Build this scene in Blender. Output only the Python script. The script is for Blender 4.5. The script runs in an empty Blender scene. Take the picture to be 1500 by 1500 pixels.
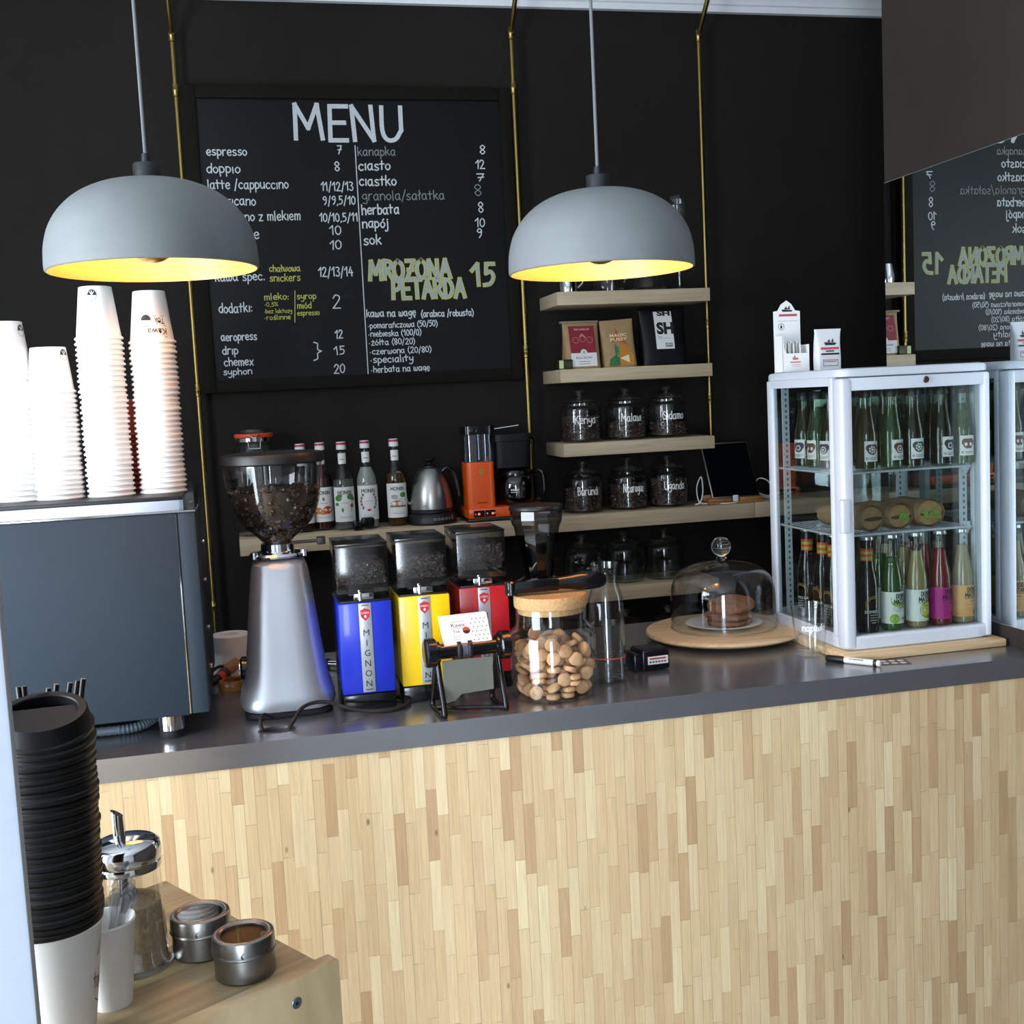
import bpy, bmesh, math, random
from mathutils import Matrix, Vector, noise
C = bpy.context.scene.collection
PI = math.pi
rnd = random.Random(7)

# ---------------------------------------------------------------- camera
cam_data = bpy.data.cameras.new('camera')
cam_data.sensor_width = 36.0
cam_data.lens = 1706.5 / 1500 * 36.0
cam_data.clip_start = 0.05
cam = bpy.data.objects.new('camera', cam_data)
C.objects.link(cam)
CAM = Vector((0.0, -4.15, 1.655))
def cam_matrix():
    pitch, roll, yaw = [math.radians(a) for a in (5.56021, -2.80683, 12.86055)]
    cy, sy, cp, sp = math.cos(yaw), math.sin(yaw), math.cos(pitch), math.sin(pitch)
    fw = Vector((sy*cp, cy*cp, -sp)); r = Vector((cy, -sy, 0)); u = r.cross(fw)
    r2 = math.cos(roll)*r + math.sin(roll)*u
    u2 = -math.sin(roll)*r + math.cos(roll)*u
    return Matrix(((r2.x, u2.x, -fw.x, CAM.x), (r2.y, u2.y, -fw.y, CAM.y), (r2.z, u2.z, -fw.z, CAM.z), (0, 0, 0, 1)))
cam.matrix_world = cam_matrix()
bpy.context.scene.camera = cam

# ---------------------------------------------------------------- world, daylight through the windows, exposure
sc = bpy.context.scene
world = bpy.data.worlds.new('world'); sc.world = world
world.use_nodes = True
world.node_tree.nodes['Background'].inputs[0].default_value = (0.62, 0.78, 1.0, 1)
world.node_tree.nodes['Background'].inputs[1].default_value = 2.0
def area(name, loc, target, sx, sy, power, col):
    l = bpy.data.lights.new(name, 'AREA'); l.shape = 'RECTANGLE'; l.size = sx; l.size_y = sy
    l.energy = power; l.color = col
    o = bpy.data.objects.new(name, l); C.objects.link(o); o.location = loc
    o.rotation_euler = (Vector(target) - Vector(loc)).to_track_quat('-Z', 'Y').to_euler()
    return o
# daylight: left street window and the glazed door in the rear wall behind the camera
area('daylight_left', (-2.02, -3.02, 1.33), (0.0, -3.02, 1.33), 1.55, 2.5, 122, (0.88, 0.95, 1.0))
area('daylight_rear', (-0.85, -6.35, 1.30), (-0.85, 0, 1.30), 0.55, 2.5, 95, (0.76, 0.87, 1.0))
vs = sc.view_settings
sc.display_settings.display_device = 'sRGB'
vs.view_transform = 'Standard'; vs.look = 'None'; vs.gamma = 1.0; vs.use_curve_mapping = False
vs.exposure = 0.35
sc.cycles.transparent_max_bounces = 32
sc.cycles.sample_clamp_indirect = 6.0

# ---------------------------------------------------------------- materials
def S(h):
    h = h.lstrip('#'); c = [int(h[i:i+2], 16)/255 for i in (0, 2, 4)]
    return tuple(x/12.92 if x <= .04045 else ((x+.055)/1.055)**2.4 for x in c) + (1,)
def newmat(name):
    m = bpy.data.materials.new(name); m.use_nodes = True
    return m, m.node_tree.nodes, m.node_tree.links, m.node_tree.nodes['Principled BSDF']
MC = {}
def pm(name, col, rough=.5, metal=0, spec=None, noise=0, nscale=30, bump=0, coat=0):
    """principled material with a light procedural mottling"""
    if name in MC: return MC[name]
    m, N, L, b = newmat(name)
    b.inputs['Base Color'].default_value = S(col) if isinstance(col, str) else tuple(col)+(1,)
    b.inputs['Roughness'].default_value = rough; b.inputs['Metallic'].default_value = metal
    if spec is not None: b.inputs['Specular IOR Level'].default_value = spec
    if coat: b.inputs['Coat Weight'].default_value = coat; b.inputs['Coat Roughness'].default_value = .08
    t = N.new('ShaderNodeTexCoord'); n = N.new('ShaderNodeTexNoise'); n.inputs['Scale'].default_value = nscale
    n.inputs['Detail'].default_value = 4
    L.new(t.outputs['Object'], n.inputs['Vector'])
    if noise:
        mx = N.new('ShaderNodeMix'); mx.data_type = 'RGBA'; mx.blend_type = 'MULTIPLY'; mx.inputs[0].default_value = noise
        mx.inputs[6].default_value = b.inputs['Base Color'].default_value
        rp = N.new('ShaderNodeValToRGB'); rp.color_ramp.elements[0].position = .3; rp.color_ramp.elements[1].position = .7
        rp.color_ramp.elements[0].color = (.35, .35, .35, 1)
        L.new(n.outputs['Fac'], rp.inputs[0]); L.new(rp.outputs[0], mx.inputs[7]); L.new(mx.outputs[2], b.inputs['Base Color'])
    if bump:
        bp = N.new('ShaderNodeBump'); bp.inputs['Strength'].default_value = bump; bp.inputs['Distance'].default_value = .002
        L.new(n.outputs['Fac'], bp.inputs['Height']); L.new(bp.outputs[0], b.inputs['Normal'])
    MC[name] = m
    return m
def glass(name, col=(1, 1, 1), base=.04, rough=.01, top=.9):
    """thin clear glass or plastic: see-through with a mirror-like sheen that grows at grazing angles"""
    if name in MC: return MC[name]
    m, N, L, b = newmat(name); N.remove(b)
    out = N['Material Output']
    t = N.new('ShaderNodeBsdfTransparent'); t.inputs[0].default_value = tuple(col)+(1,)
    g = N.new('ShaderNodeBsdfGlossy'); g.inputs['Roughness'].default_value = rough
    lw = N.new('ShaderNodeLayerWeight'); lw.inputs[0].default_value = .5
    p = N.new('ShaderNodeMath'); p.operation = 'POWER'; p.inputs[1].default_value = 4.5
    a = N.new('ShaderNodeMath'); a.operation = 'MULTIPLY_ADD'; a.inputs[1].default_value = top; a.inputs[2].default_value = base
    mx = N.new('ShaderNodeMixShader')
    L.new(lw.outputs['Facing'], p.inputs[0]); L.new(p.outputs[0], a.inputs[0]); L.new(a.outputs[0], mx.inputs[0])
    L.new(t.outputs[0], mx.inputs[1]); L.new(g.outputs[0], mx.inputs[2]); L.new(mx.outputs[0], out.inputs[0])
    MC[name] = m
    return m
def liquid(name, col, dens=.6, trans=None):
    """cloudy drink: part see-through, part milky"""
    if name in MC: return MC[name]
    m, N, L, b = newmat(name); out = N['Material Output']
    b.inputs['Base Color'].default_value = S(col); b.inputs['Roughness'].default_value = .15
    t = N.new('ShaderNodeBsdfTransparent'); t.inputs[0].default_value = S(trans or col)
    mx = N.new('ShaderNodeMixShader'); mx.inputs[0].default_value = dens
    L.new(t.outputs[0], mx.inputs[1]); L.new(b.outputs[0], mx.inputs[2]); L.new(mx.outputs[0], out.inputs[0])
    MC[name] = m
    return m
def wood(name, c1, c2, scale=(3, 60, 60), rough=.5, axis_bump=.15, detail=6):
    if name in MC: return MC[name]
    m, N, L, b = newmat(name)
    t = N.new('ShaderNodeTexCoord'); mp = N.new('ShaderNodeMapping'); mp.inputs['Scale'].default_value = scale
    n = N.new('ShaderNodeTexNoise'); n.inputs['Scale'].default_value = 1; n.inputs['Detail'].default_value = detail
    n.inputs['Distortion'].default_value = .6
    rp = N.new('ShaderNodeValToRGB'); rp.color_ramp.elements[0].position = .35; rp.color_ramp.elements[1].position = .68
    rp.color_ramp.elements[0].color = S(c1); rp.color_ramp.elements[1].color = S(c2)
    L.new(t.outputs['Object'], mp.inputs[0]); L.new(mp.outputs[0], n.inputs[0]); L.new(n.outputs['Fac'], rp.inputs[0])
    L.new(rp.outputs[0], b.inputs['Base Color']); b.inputs['Roughness'].default_value = rough
    bp = N.new('ShaderNodeBump'); bp.inputs['Strength'].default_value = axis_bump; bp.inputs['Distance'].default_value = .001
    L.new(n.outputs['Fac'], bp.inputs['Height']); L.new(bp.outputs[0], b.inputs['Normal'])
    MC[name] = m
    return m
def brushed(name, col, rough, scale, metal=1.0, var=.12):
    if name in MC: return MC[name]
    m, N, L, b = newmat(name)
    t = N.new('ShaderNodeTexCoord'); mp = N.new('ShaderNodeMapping'); mp.inputs['Scale'].default_value = scale
    n = N.new('ShaderNodeTexNoise'); n.inputs['Scale'].default_value = 1; n.inputs['Detail'].default_value = 3
    mr = N.new('ShaderNodeMapRange'); mr.inputs[3].default_value = rough-var/2; mr.inputs[4].default_value = rough+var/2
    L.new(t.outputs['Object'], mp.inputs[0]); L.new(mp.outputs[0], n.inputs[0]); L.new(n.outputs['Fac'], mr.inputs[0])
    L.new(mr.outputs[0], b.inputs['Roughness'])
    b.inputs['Base Color'].default_value = S(col); b.inputs['Metallic'].default_value = metal
    MC[name] = m
    return m
def strips(name, w=.0228, ln=.152):
    """wall of end-staggered vertical birch staves (x across, z up)"""
    m, N, L, b = newmat(name)
    def mth(op, a, bb=None, c=None):
        q = N.new('ShaderNodeMath'); q.operation = op
        for i, v in enumerate((a, bb, c)):
            if v is None: continue
            if isinstance(v, (int, float)): q.inputs[i].default_value = v
            else: L.new(v, q.inputs[i])
        return q.outputs[0]
    t = N.new('ShaderNodeTexCoord'); sp = N.new('ShaderNodeSeparateXYZ'); L.new(t.outputs['Object'], sp.inputs[0])
    xs = mth('DIVIDE', sp.outputs[0], w); col = mth('FLOOR', xs); fx = mth('FRACT', xs)
    w1 = N.new('ShaderNodeTexWhiteNoise'); w1.noise_dimensions = '1D'; L.new(col, w1.inputs['W'])
    zz = mth('ADD', mth('DIVIDE', sp.outputs[2], ln), mth('MULTIPLY', w1.outputs[0], 7.0))
    row = mth('FLOOR', zz); fz = mth('FRACT', zz)
    cb = N.new('ShaderNodeCombineXYZ'); L.new(col, cb.inputs[0]); L.new(row, cb.inputs[1])
    w2 = N.new('ShaderNodeTexWhiteNoise'); w2.noise_dimensions = '3D'; L.new(cb.outputs[0], w2.inputs['Vector'])
    rp = N.new('ShaderNodeValToRGB'); e = rp.color_ramp.elements
    e[0].position = 0; e[0].color = S('#b69670'); e[1].position = 1; e[1].color = S('#dcc8a0')
    for p, c in ((.05, '#bb9a73'), (.16, '#c8ab83'), (.55, '#cfb48b'), (.85, '#d4bc94')):
        q = e.new(p); q.color = S(c)
    L.new(w2.outputs[0], rp.inputs[0])
    # grain along the stave, different in each
    mp = N.new('ShaderNodeMapping'); mp.inputs['Scale'].default_value = (220, 1, 9)
    va = N.new('ShaderNodeVectorMath'); va.operation = 'ADD'; L.new(t.outputs['Object'], va.inputs[0]); L.new(w2.outputs['Color'], va.inputs[1])
    L.new(va.outputs[0], mp.inputs[0])
    n = N.new('ShaderNodeTexNoise'); n.inputs['Scale'].default_value = 1; n.inputs['Detail'].default_value = 5; n.inputs['Distortion'].default_value = .8
    L.new(mp.outputs[0], n.inputs[0])
    g = N.new('ShaderNodeMapRange'); g.inputs[1].default_value = .3; g.inputs[2].default_value = .7; g.inputs[3].default_value = .86; g.inputs[4].default_value = 1.06
    L.new(n.outputs['Fac'], g.inputs[0])
    # joints
    ex = mth('MINIMUM', fx, mth('SUBTRACT', 1, fx)); ez = mth('MINIMUM', fz, mth('SUBTRACT', 1, fz))
    jx = mth('GREATER_THAN', ex, .022); jz = mth('GREATER_THAN', ez, .0035)
    w3 = N.new('ShaderNodeTexWhiteNoise'); w3.noise_dimensions = '1D'; L.new(mth('FLOOR', mth('ADD', xs, .5)), w3.inputs['W'])
    jj = mth('MULTIPLY', jx, jz)
    jd = mth('MAXIMUM', jj, mth('ADD', mth('MULTIPLY', w3.outputs[0], .35), .5))
    # small dark knots
    vo = N.new('ShaderNodeTexVoronoi'); vo.inputs['Scale'].default_value = 7
    mp2 = N.new('ShaderNodeMapping'); mp2.inputs['Scale'].default_value = (1.8, 0, .8); L.new(va.outputs[0], mp2.inputs[0]); L.new(mp2.outputs[0], vo.inputs['Vector'])
    kn = N.new('ShaderNodeMapRange'); kn.inputs[1].default_value = .02; kn.inputs[2].default_value = .055; kn.inputs[3].default_value = .35; kn.inputs[4].default_value = 1
    L.new(vo.outputs['Distance'], kn.inputs[0])
    f = mth('MULTIPLY', mth('MULTIPLY', g.outputs[0], jd), kn.outputs[0])
    mx = N.new('ShaderNodeMix'); mx.data_type = 'RGBA'; mx.blend_type = 'MULTIPLY'; mx.inputs[0].default_value = 1
    cc = N.new('ShaderNodeCombineColor'); [L.new(f, cc.inputs[i]) for i in range(3)]
    L.new(rp.outputs[0], mx.inputs[6]); L.new(cc.outputs[0], mx.inputs[7]); L.new(mx.outputs[2], b.inputs['Base Color'])
    b.inputs['Roughness'].default_value = .45
    bp = N.new('ShaderNodeBump'); bp.inputs['Strength'].default_value = .3; bp.inputs['Distance'].default_value = .001
    L.new(jj, bp.inputs['Height']); L.new(bp.outputs[0], b.inputs['Normal'])
    return m
def emit(name, col, s):
    m, N, L, b = newmat(name)
    b.inputs['Base Color'].default_value = S(col); b.inputs['Emission Color'].default_value = S(col); b.inputs['Emission Strength'].default_value = s
    return m

# ---------------------------------------------------------------- mesh helpers
def bm_(): return bmesh.new()
def bx(bm, x0, x1, y0, y1, z0, z1, bev=0, seg=2, mi=0, rot=None):
    r = bmesh.ops.create_cube(bm, size=1)
    vs_ = r['verts']; c = Vector(((x0+x1)/2, (y0+y1)/2, (z0+z1)/2))
    for v in vs_: v.co = Vector((v.co.x*(x1-x0), v.co.y*(y1-y0), v.co.z*(z1-z0)))
    if rot is not None:
        for v in vs_: v.co = rot @ v.co
    for v in vs_: v.co += c
    fs = list({f for v in vs_ for f in v.link_faces})
    for f in fs: f.material_index = mi
    if bev:
        es = list({e for v in vs_ for e in v.link_edges})
        q = bmesh.ops.bevel(bm, geom=es+vs_, offset=bev, segments=seg, profile=.5, affect='EDGES')
        for f in q['faces']: f.material_index = mi
    return bm
def lathe(bm, prof, seg=32, c=(0, 0, 0), mi=0, M=None, a0=0.0):
    """prof = [(r, z)...]; a point on the axis closes the surface there"""
    c = Vector(c); rings = []
    for r, z in prof:
        if r <= 1e-7:
            p = Vector((0, 0, z)); rings.append([bm.verts.new((M @ p if M else p) + c)])
        else:
            ring = []
            for k in range(seg):
                a = a0 + 2*PI*k/seg; p = Vector((r*math.cos(a), r*math.sin(a), z))
                ring.append(bm.verts.new((M @ p if M else p) + c))
            rings.append(ring)
    for a, b in zip(rings, rings[1:]):
        for k in range(seg):
            k2 = (k+1) % seg
            if len(a) == 1 and len(b) == 1: break
            if len(a) == 1: vs_ = (a[0], b[k2], b[k])
            elif len(b) == 1: vs_ = (a[k], a[k2], b[0])
            else: vs_ = (a[k], a[k2], b[k2], b[k])
            try: bm.faces.new(vs_).material_index = mi
            except ValueError: pass
    return bm
def cyl(bm, r, z0, z1, seg=24, c=(0, 0, 0), mi=0, bev=.0, M=None, r1=None):
    r1 = r if r1 is None else r1
    if bev: pr = [(0, z0), (r-bev, z0), (r, z0+bev), (r1, z1-bev), (r1-bev, z1), (0, z1)]
    else: pr = [(0, z0), (r, z0), (r1, z1), (0, z1)]
    return lathe(bm, pr, seg, c, mi, M)
def smooth_pts(pts, n=8, closed=False):
    P = [Vector(p) for p in pts]; out = []; m = len(P)
    if m < 3: return P
    rng = range(m if closed else m-1)
    for i in rng:
        if closed: p0, p1, p2, p3 = P[(i-1) % m], P[i], P[(i+1) % m], P[(i+2) % m]
        else:
            p1, p2 = P[i], P[i+1]; p0 = P[i-1] if i else 2*p1-p2; p3 = P[i+2] if i+2 < m else 2*p2-p1
        for k in range(n):
            t = k/n
            out.append(.5*((2*p1)+(p2-p0)*t+(2*p0-5*p1+4*p2-p3)*t*t+(3*p1-p0-3*p2+p3)*t*t*t))
    if not closed: out.append(P[-1].copy())
    return out
def tube(bm, pts, r, seg=8, mi=0, smooth=0, caps=True, closed=False, radii=None):
    P = smooth_pts(pts, smooth, closed) if smooth else [Vector(p) for p in pts]
    n = len(P); up = None; rings = []
    for i, p in enumerate(P):
        a = P[i-1] if (i or closed) else P[i]; b = P[(i+1) % n] if (i+1 < n or closed) else P[i]
        d = (b-a).normalized() if (b-a).length > 1e-9 else Vector((0, 0, 1))
        if up is None:
            up = Vector((0, 0, 1)) if abs(d.z) < .9 else Vector((1, 0, 0))
        x = d.cross(up)
        if x.length < 1e-6: x = d.cross(Vector((0, 1, 0)))
        x.normalize(); y = x.cross(d).normalized(); up = y
        rr = radii[min(i, len(radii)-1)] if radii else r
        rings.append([bm.verts.new(p + rr*(math.cos(2*PI*k/seg)*x + math.sin(2*PI*k/seg)*y)) for k in range(seg)])
    pairs = list(zip(rings, rings[1:])) + ([(rings[-1], rings[0])] if closed else [])
    for a, b in pairs:
        for k in range(seg):
            bm.faces.new((a[k], b[k], b[(k+1) % seg], a[(k+1) % seg])).material_index = mi
    if caps and not closed:
        bm.faces.new(rings[0]).material_index = mi; bm.faces.new(rings[-1][::-1]).material_index = mi
    return bm
def loft(bm, rings, mi=0, cap0=True, cap1=True):
    R = [[bm.verts.new(p) for p in r] for r in rings]; n = len(R[0])
    for a, b in zip(R, R[1:]):
        for k in range(n): bm.faces.new((a[k], a[(k+1) % n], b[(k+1) % n], b[k])).material_index = mi
    if cap0: bm.faces.new(R[0][::-1]).material_index = mi
    if cap1: bm.faces.new(R[-1]).material_index = mi
    return bm
def sq_ring(hx, hy, z, e=4.0, n=40, c=(0, 0)):
    out = []
    for k in range(n):
        a = 2*PI*k/n; ca, sa = math.cos(a), math.sin(a)
        out.append(Vector((c[0]+hx*math.copysign(abs(ca)**(2/e), ca), c[1]+hy*math.copysign(abs(sa)**(2/e), sa), z)))
    return out
def prism(bm, poly, h0, h1, plane='xy', mi=0):
    def P(u, v, h): return {'xy': (u, v, h), 'xz': (u, h, v), 'yz': (h, u, v)}[plane]
    a = [bm.verts.new(P(u, v, h0)) for u, v in poly]; b = [bm.verts.new(P(u, v, h1)) for u, v in poly]
    n = len(a); fs = [bm.faces.new(a[::-1]), bm.faces.new(b)]
    for k in range(n): fs.append(bm.faces.new((a[k], a[(k+1) % n], b[(k+1) % n], b[k])))
    for f in fs: f.material_index = mi
    return bm
def obj(name, bm, mats, parent=None, loc=None, rot=None, ang=38, flat=False, fix=True):
    if fix: bmesh.ops.recalc_face_normals(bm, faces=bm.faces[:])
    me = bpy.data.meshes.new(name); bm.to_mesh(me); bm.free()
    for m in (mats if isinstance(mats, (list, tuple)) else [mats]): me.materials.append(m)
    if not flat:
        me.polygons.foreach_set('use_smooth', [True]*len(me.polygons))
        me.set_sharp_from_angle(angle=math.radians(ang))
    o = bpy.data.objects.new(name, me); C.objects.link(o)
    if parent is not None: o.parent = parent
    if loc is not None: o.location = loc
    if rot is not None: o.rotation_euler = rot
    return o
def tag(o, label, cat, group=None, kind=None):
    o['label'] = label; o['category'] = cat
    if group: o['group'] = group
    if kind: o['kind'] = kind
    return o
def thing(name, label, cat, loc=(0, 0, 0), rotz=0, group=None):
    o = bpy.data.objects.new(name, None); C.objects.link(o); o.empty_display_size = .05
    o.location = loc; o.rotation_euler = (0, 0, rotz)
    return tag(o, label, cat, group)
def struct(name, bm, m, **k):
    o = obj(name, bm, m, **k); o['kind'] = 'structure'; return o
def dup(root, loc, rotz=None, label=None, group=None):
    r = root.copy(); C.objects.link(r); r.location = loc
    if rotz is not None: r.rotation_euler = (0, 0, rotz)
    if label: r['label'] = label
    if group: r['group'] = group
    for ch in list(root.children):
        c = ch.copy(); C.objects.link(c); c.parent = r
        for g in list(ch.children):
            d = g.copy(); C.objects.link(d); d.parent = c
    return r

# ---------------------------------------------------------------- lettering
GL = {}
def _g(ch, w, s): GL[ch] = (w, s)
for ln in '''a 9 ~7,9 4,10 1,7 1,3 3,0 6,2 7,6|7,10 7,2 8.2,0
b 8 1,16 1,0|~1,7 4,10 7,8 7,3 4,0 1,2
c 8 ~7,8.5 4,10 1,7 1,3 4,0 7,1.5
d 8 ~7,8 4,10 1,7 1,3 4,0 7,3|7,16 7,0
e 8 ~1,5 7,6 6,9.5 3.5,10 1,7 1,3 4,0 7,1.5
g 8 ~7,9 4,10 1,7 1,4 4,2 7,5|~7,10 7,-3 4,-6 1,-4.5
h 8 1,16 1,0|~1,6 4,10 7,8 7,0
i 3 1.5,10 1.5,0
j 5 ~3,10 3,-3 1,-6 -1,-5|3,13 3,13.8
k 8 1,16 1,0|6.5,10 1,4|3,6 7.5,0
l 3.5 1.5,16 1.5,0
ł 4.5 2,16 2,0|-.5,7 4.5,10.5
m 11 1,10 1,0|~1,7 3,10 5.5,8 5.5,0|~5.5,7 8,10 10,8 10,0
n 8.5 1,10 1,0|~1,6 4,10 7.5,8 7.5,0
o 8 ~4,10 1,7 1,3 4,0 7,3 7,7 4,10
p 8 1,10 1,-6|~1,8 4,10 7,7 7,3 4,0 1,2
r 7 1,10 1,0|~1,6 3,9.5 6,10
s 7.5 ~6.5,9 4,10 1.5,8 3,5.5 6,4 6.5,1.5 4,0 1,1
t 7 3,15 3,1|0,10 6.5,10
u 8.5 ~1,10 1,3 3,0 6,2 7.5,4|7.5,10 7.5,0
w 10.5 ~1,10 1,2 3,0 5,3 5,8|~5,3 7,0 9.5,3 9.5,10
y 8 ~1,10 1,5 4,3 7,6|~7,10 7,-2 4,-6 1,-5
x 8 1,10 7,0|7,10 1,0
z 8 1,10 7,10 1,0 7,0
0 8 ~4,16 1,12 1,4 4,0 7,4 7,12 4,16
1 6 .5,11 4.5,16 4.5,0
2 8.5 ~1,12 3,16 6,15 7,12 5,7 1,0|1,0 8,0
3 8 ~1,15 4,16 7,13 4,9|~4,9 7,6 6,1 3,0 1,2
4 9 5,16 1,6 8,6|6,11 6,0
5 8 7,16 2,16 2,9|~2,9 5,10 7,6 5,1 1,0
7 8 1,16 7,16 3,0|2,8 7,9
8 8 ~4,8 1,12 4,16 7,12 4,8 1,4 4,0 7,4 4,8
9 8 ~7,12 4,9 1,12 4,16 7,13 6,5 3,0
/ 6 .5,-3 5.5,17
( 4.5 ~4,17 1,10 1,4 4,-3
) 4.5 ~.5,17 3.5,10 3.5,4 .5,-3
. 3 1.5,.2 1.5,.9
, 3 2,.8 1,-2
: 3 1.5,1 1.5,1.8|1.5,7.5 1.5,8.3
· 4 1.5,4.5 1.5,5.4
% 9 8,15 1,0|~2,15 .5,13 2,11 3.5,13 2,15|~7,5 5.5,3 7,1 8.5,3 7,5
} 7 ~0,18 3,16 3,10 6,7.5|~6,7.5 3,5 3,-1 0,-3
M 13 1,0 2,16 6.5,5 11,16 12,0
E 9 8,16 1,16 1,0 8,0|1,8.3 7,8.3
N 10.5 1,0 1,16 9,0 9,16
U 10 ~1,16 1,5 3,.5 6.5,.8 9,5|9,16 9,5
R 9 1,0 1,16|~1,16 6,15 7.5,12 5,8.5 1,8|3.5,8 8.5,0
O 10.5 ~5,16 1,12 1,4 5,0 9,4 9,12 5,16
Z 9.5 1,16 8.5,16 1,0 8.5,0
A 10.5 .5,0 5,16 10,0|2.2,6 8,6
P 9 1,0 1,16|~1,16 6,15 8,12 5.5,8 1,7
T 9.5 0,16 9.5,16|4.8,16 4.8,0
D 9.5 1,0 1,16|~1,16 6,14.5 8.5,8 6,1.5 1,0
I 3.5 1.7,16 1.7,0
K 9 1,16 1,0|8,16 1,7|3,9 8.5,0
B 8.5 1,0 1,16|~1,16 6,15 6.5,11 4,8.5 1,8.3|~1,8.3 6.5,7.5 7.5,4 5,.5 1,0
S 9 ~7.5,14 4,16 1,13 3.5,9 7,6.5 7.5,2.5 4,0 1,2
¬ 5 0,8 5,8'''.split('\n'):
    ch, w_, st = ln.split(' ', 2)
    _g(ch, float(w_), [(s.startswith('~'), [tuple(map(float, p.split(','))) for p in s.lstrip('~').split()]) for s in st.split('|')])
def _ext(new, base, extra):
    GL[new] = (GL[base][0], GL[base][1] + [(False, e) for e in extra])
_ext('ó', 'o', [[(4, 12), (5.5, 14.5)]]); _ext('ń', 'n', [[(4, 12), (5.5, 14.5)]]); _ext('ś', 's', [[(4, 12), (5.5, 14.5)]])
_ext('ż', 'z', [[(4, 12.5), (4, 13.4)]]); _ext('ę', 'e', [[(5, 0), (4, -3), (6, -4)]]); _ext('Ż', 'Z', [[(2.5, 8), (7, 8)]])
GL[' '] = (5, [])
def strokes(text, x0, z0, width, xh, jit=0.0):
    """hand-written text as poly-lines fitted to width; xh = height of a small letter"""
    tot = sum(GL[c][0] for c in text) + 1.2*(len(text)-1); sx = width/tot if width else xh/10; sz = xh/10; x = 0; out = []
    for c in text:
        w_, ss = GL[c]; dz = rnd.uniform(-jit, jit)*10; sk = rnd.uniform(-.05, .05)*(1 if jit else 0)
        for sm, pts in ss:
            P = [Vector((p[0]+sk*p[1], p[1]+dz, 0)) for p in pts]
            if sm: P = smooth_pts(P, 4)
            out.append([(x0+(x+p.x)*sx, z0+p.y*sz) for p in P])
        x += w_+1.2
    return out
_rc = [0]
def ribbon(bm, line, w, mapf, mi=0):
    """flat chalk or pen stroke of width w laid on a surface by mapf(u, v)"""
    P = [Vector((a, b, 0)) for a, b in line]; n = len(P)
    if n < 2: return
    for i in range(1, n-1):                       # a sharp corner starts a new stroke
        d0, d1 = P[i]-P[i-1], P[i+1]-P[i]
        if d0.length > 1e-9 and d1.length > 1e-9 and d0.angle(d1) > .7:
            ribbon(bm, line[:i+1], w, mapf, mi); ribbon(bm, line[i:], w, mapf, mi); return
    _rc[0] += 1; lift = Vector((0, -6e-5*(_rc[0] % 7), 0)); L_, R_ = [], []
    for i in range(n):
        d = (P[min(i+1, n-1)]-P[max(i-1, 0)])
        d = d.normalized() if d.length > 1e-9 else Vector((1, 0, 0))
        nn = Vector((-d.y, d.x, 0))*w/2; p = P[i]
        if i == 0: p = p-d*w*.4
        if i == n-1: p = p+d*w*.4
        L_.append(bm.verts.new(Vector(mapf(p.x+nn.x, p.y+nn.y))+lift)); R_.append(bm.verts.new(Vector(mapf(p.x-nn.x, p.y-nn.y))+lift))
    for i in range(n-1):
        bm.faces.new((L_[i], R_[i], R_[i+1], L_[i+1])).material_index = mi
def write(bm, text, x0, z0, width, xh, w, mapf, mi=0, jit=0.0):
    for l in strokes(text, x0, z0, width, xh, jit): ribbon(bm, l, w, mapf, mi)
_fc = {}
def ftext(bm, text, cx, cz, height, width, mapf, mi=0, bold=0.0, rot=0.0, align='C'):
    """printed lettering (flat letter shapes) centred on cx, cz; cap height = height, squeezed to width if given"""
    key = (text, bold)
    if key not in _fc:
        cu = bpy.data.curves.new('t', 'FONT'); cu.body = text; cu.size = 1; cu.resolution_u = 3; cu.offset = bold
        o = bpy.data.objects.new('t', cu); C.objects.link(o)
        dg = bpy.context.evaluated_depsgraph_get(); me = bpy.data.meshes.new_from_object(o.evaluated_get(dg))
        _fc[key] = ([v.co.xy[:] for v in me.vertices], [tuple(p.vertices) for p in me.polygons])
        bpy.data.objects.remove(o); bpy.data.curves.remove(cu); bpy.data.meshes.remove(me)
    V, F = _fc[key]
    if not V: return
    x0 = min(v[0] for v in V); x1 = max(v[0] for v in V); z0 = min(v[1] for v in V); z1 = max(v[1] for v in V)
    s = height/.73 if any(c in 'gjpqy' for c in text) else height/max(z1-z0, 1e-6)
    sx = width/max(x1-x0, 1e-6) if width else s
    mx = {'C': (x0+x1)/2, 'L': x0, 'R': x1}[align]
    c, d = math.cos(rot), math.sin(rot); vs_ = []
    for v in V:
        u = (v[0]-mx)*sx; w_ = (v[1]-(z0+z1)/2)*s
        vs_.append(bm.verts.new(mapf(cx+u*c-w_*d, cz+u*d+w_*c)))
    for f in F:
        try: bm.faces.new([vs_[i] for i in f]).material_index = mi
        except ValueError: pass
def on_plane(y): return lambda u, v: (u, y, v)
def on_cyl(r, a0=0.0, cx=0, cy=0): return lambda u, v: (cx+r*math.sin(a0+u/r), cy-r*math.cos(a0+u/r), v)
def vpatch(bm, u0, u1, v0, v1, mapf, mi=0, nv=10):
    for k in range(nv): patch(bm, u0, u1, v0+(v1-v0)*k/nv, v0+(v1-v0)*(k+1)/nv, mapf, mi, 1)
def patch(bm, u0, u1, v0, v1, mapf, mi=0, nu=8):
    """flat label laid on a surface"""
    a = [bm.verts.new(mapf(u0+(u1-u0)*k/nu, v0)) for k in range(nu+1)]; b = [bm.verts.new(mapf(u0+(u1-u0)*k/nu, v1)) for k in range(nu+1)]
    for k in range(nu): bm.faces.new((a[k], a[k+1], b[k+1], b[k])).material_index = mi
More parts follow.
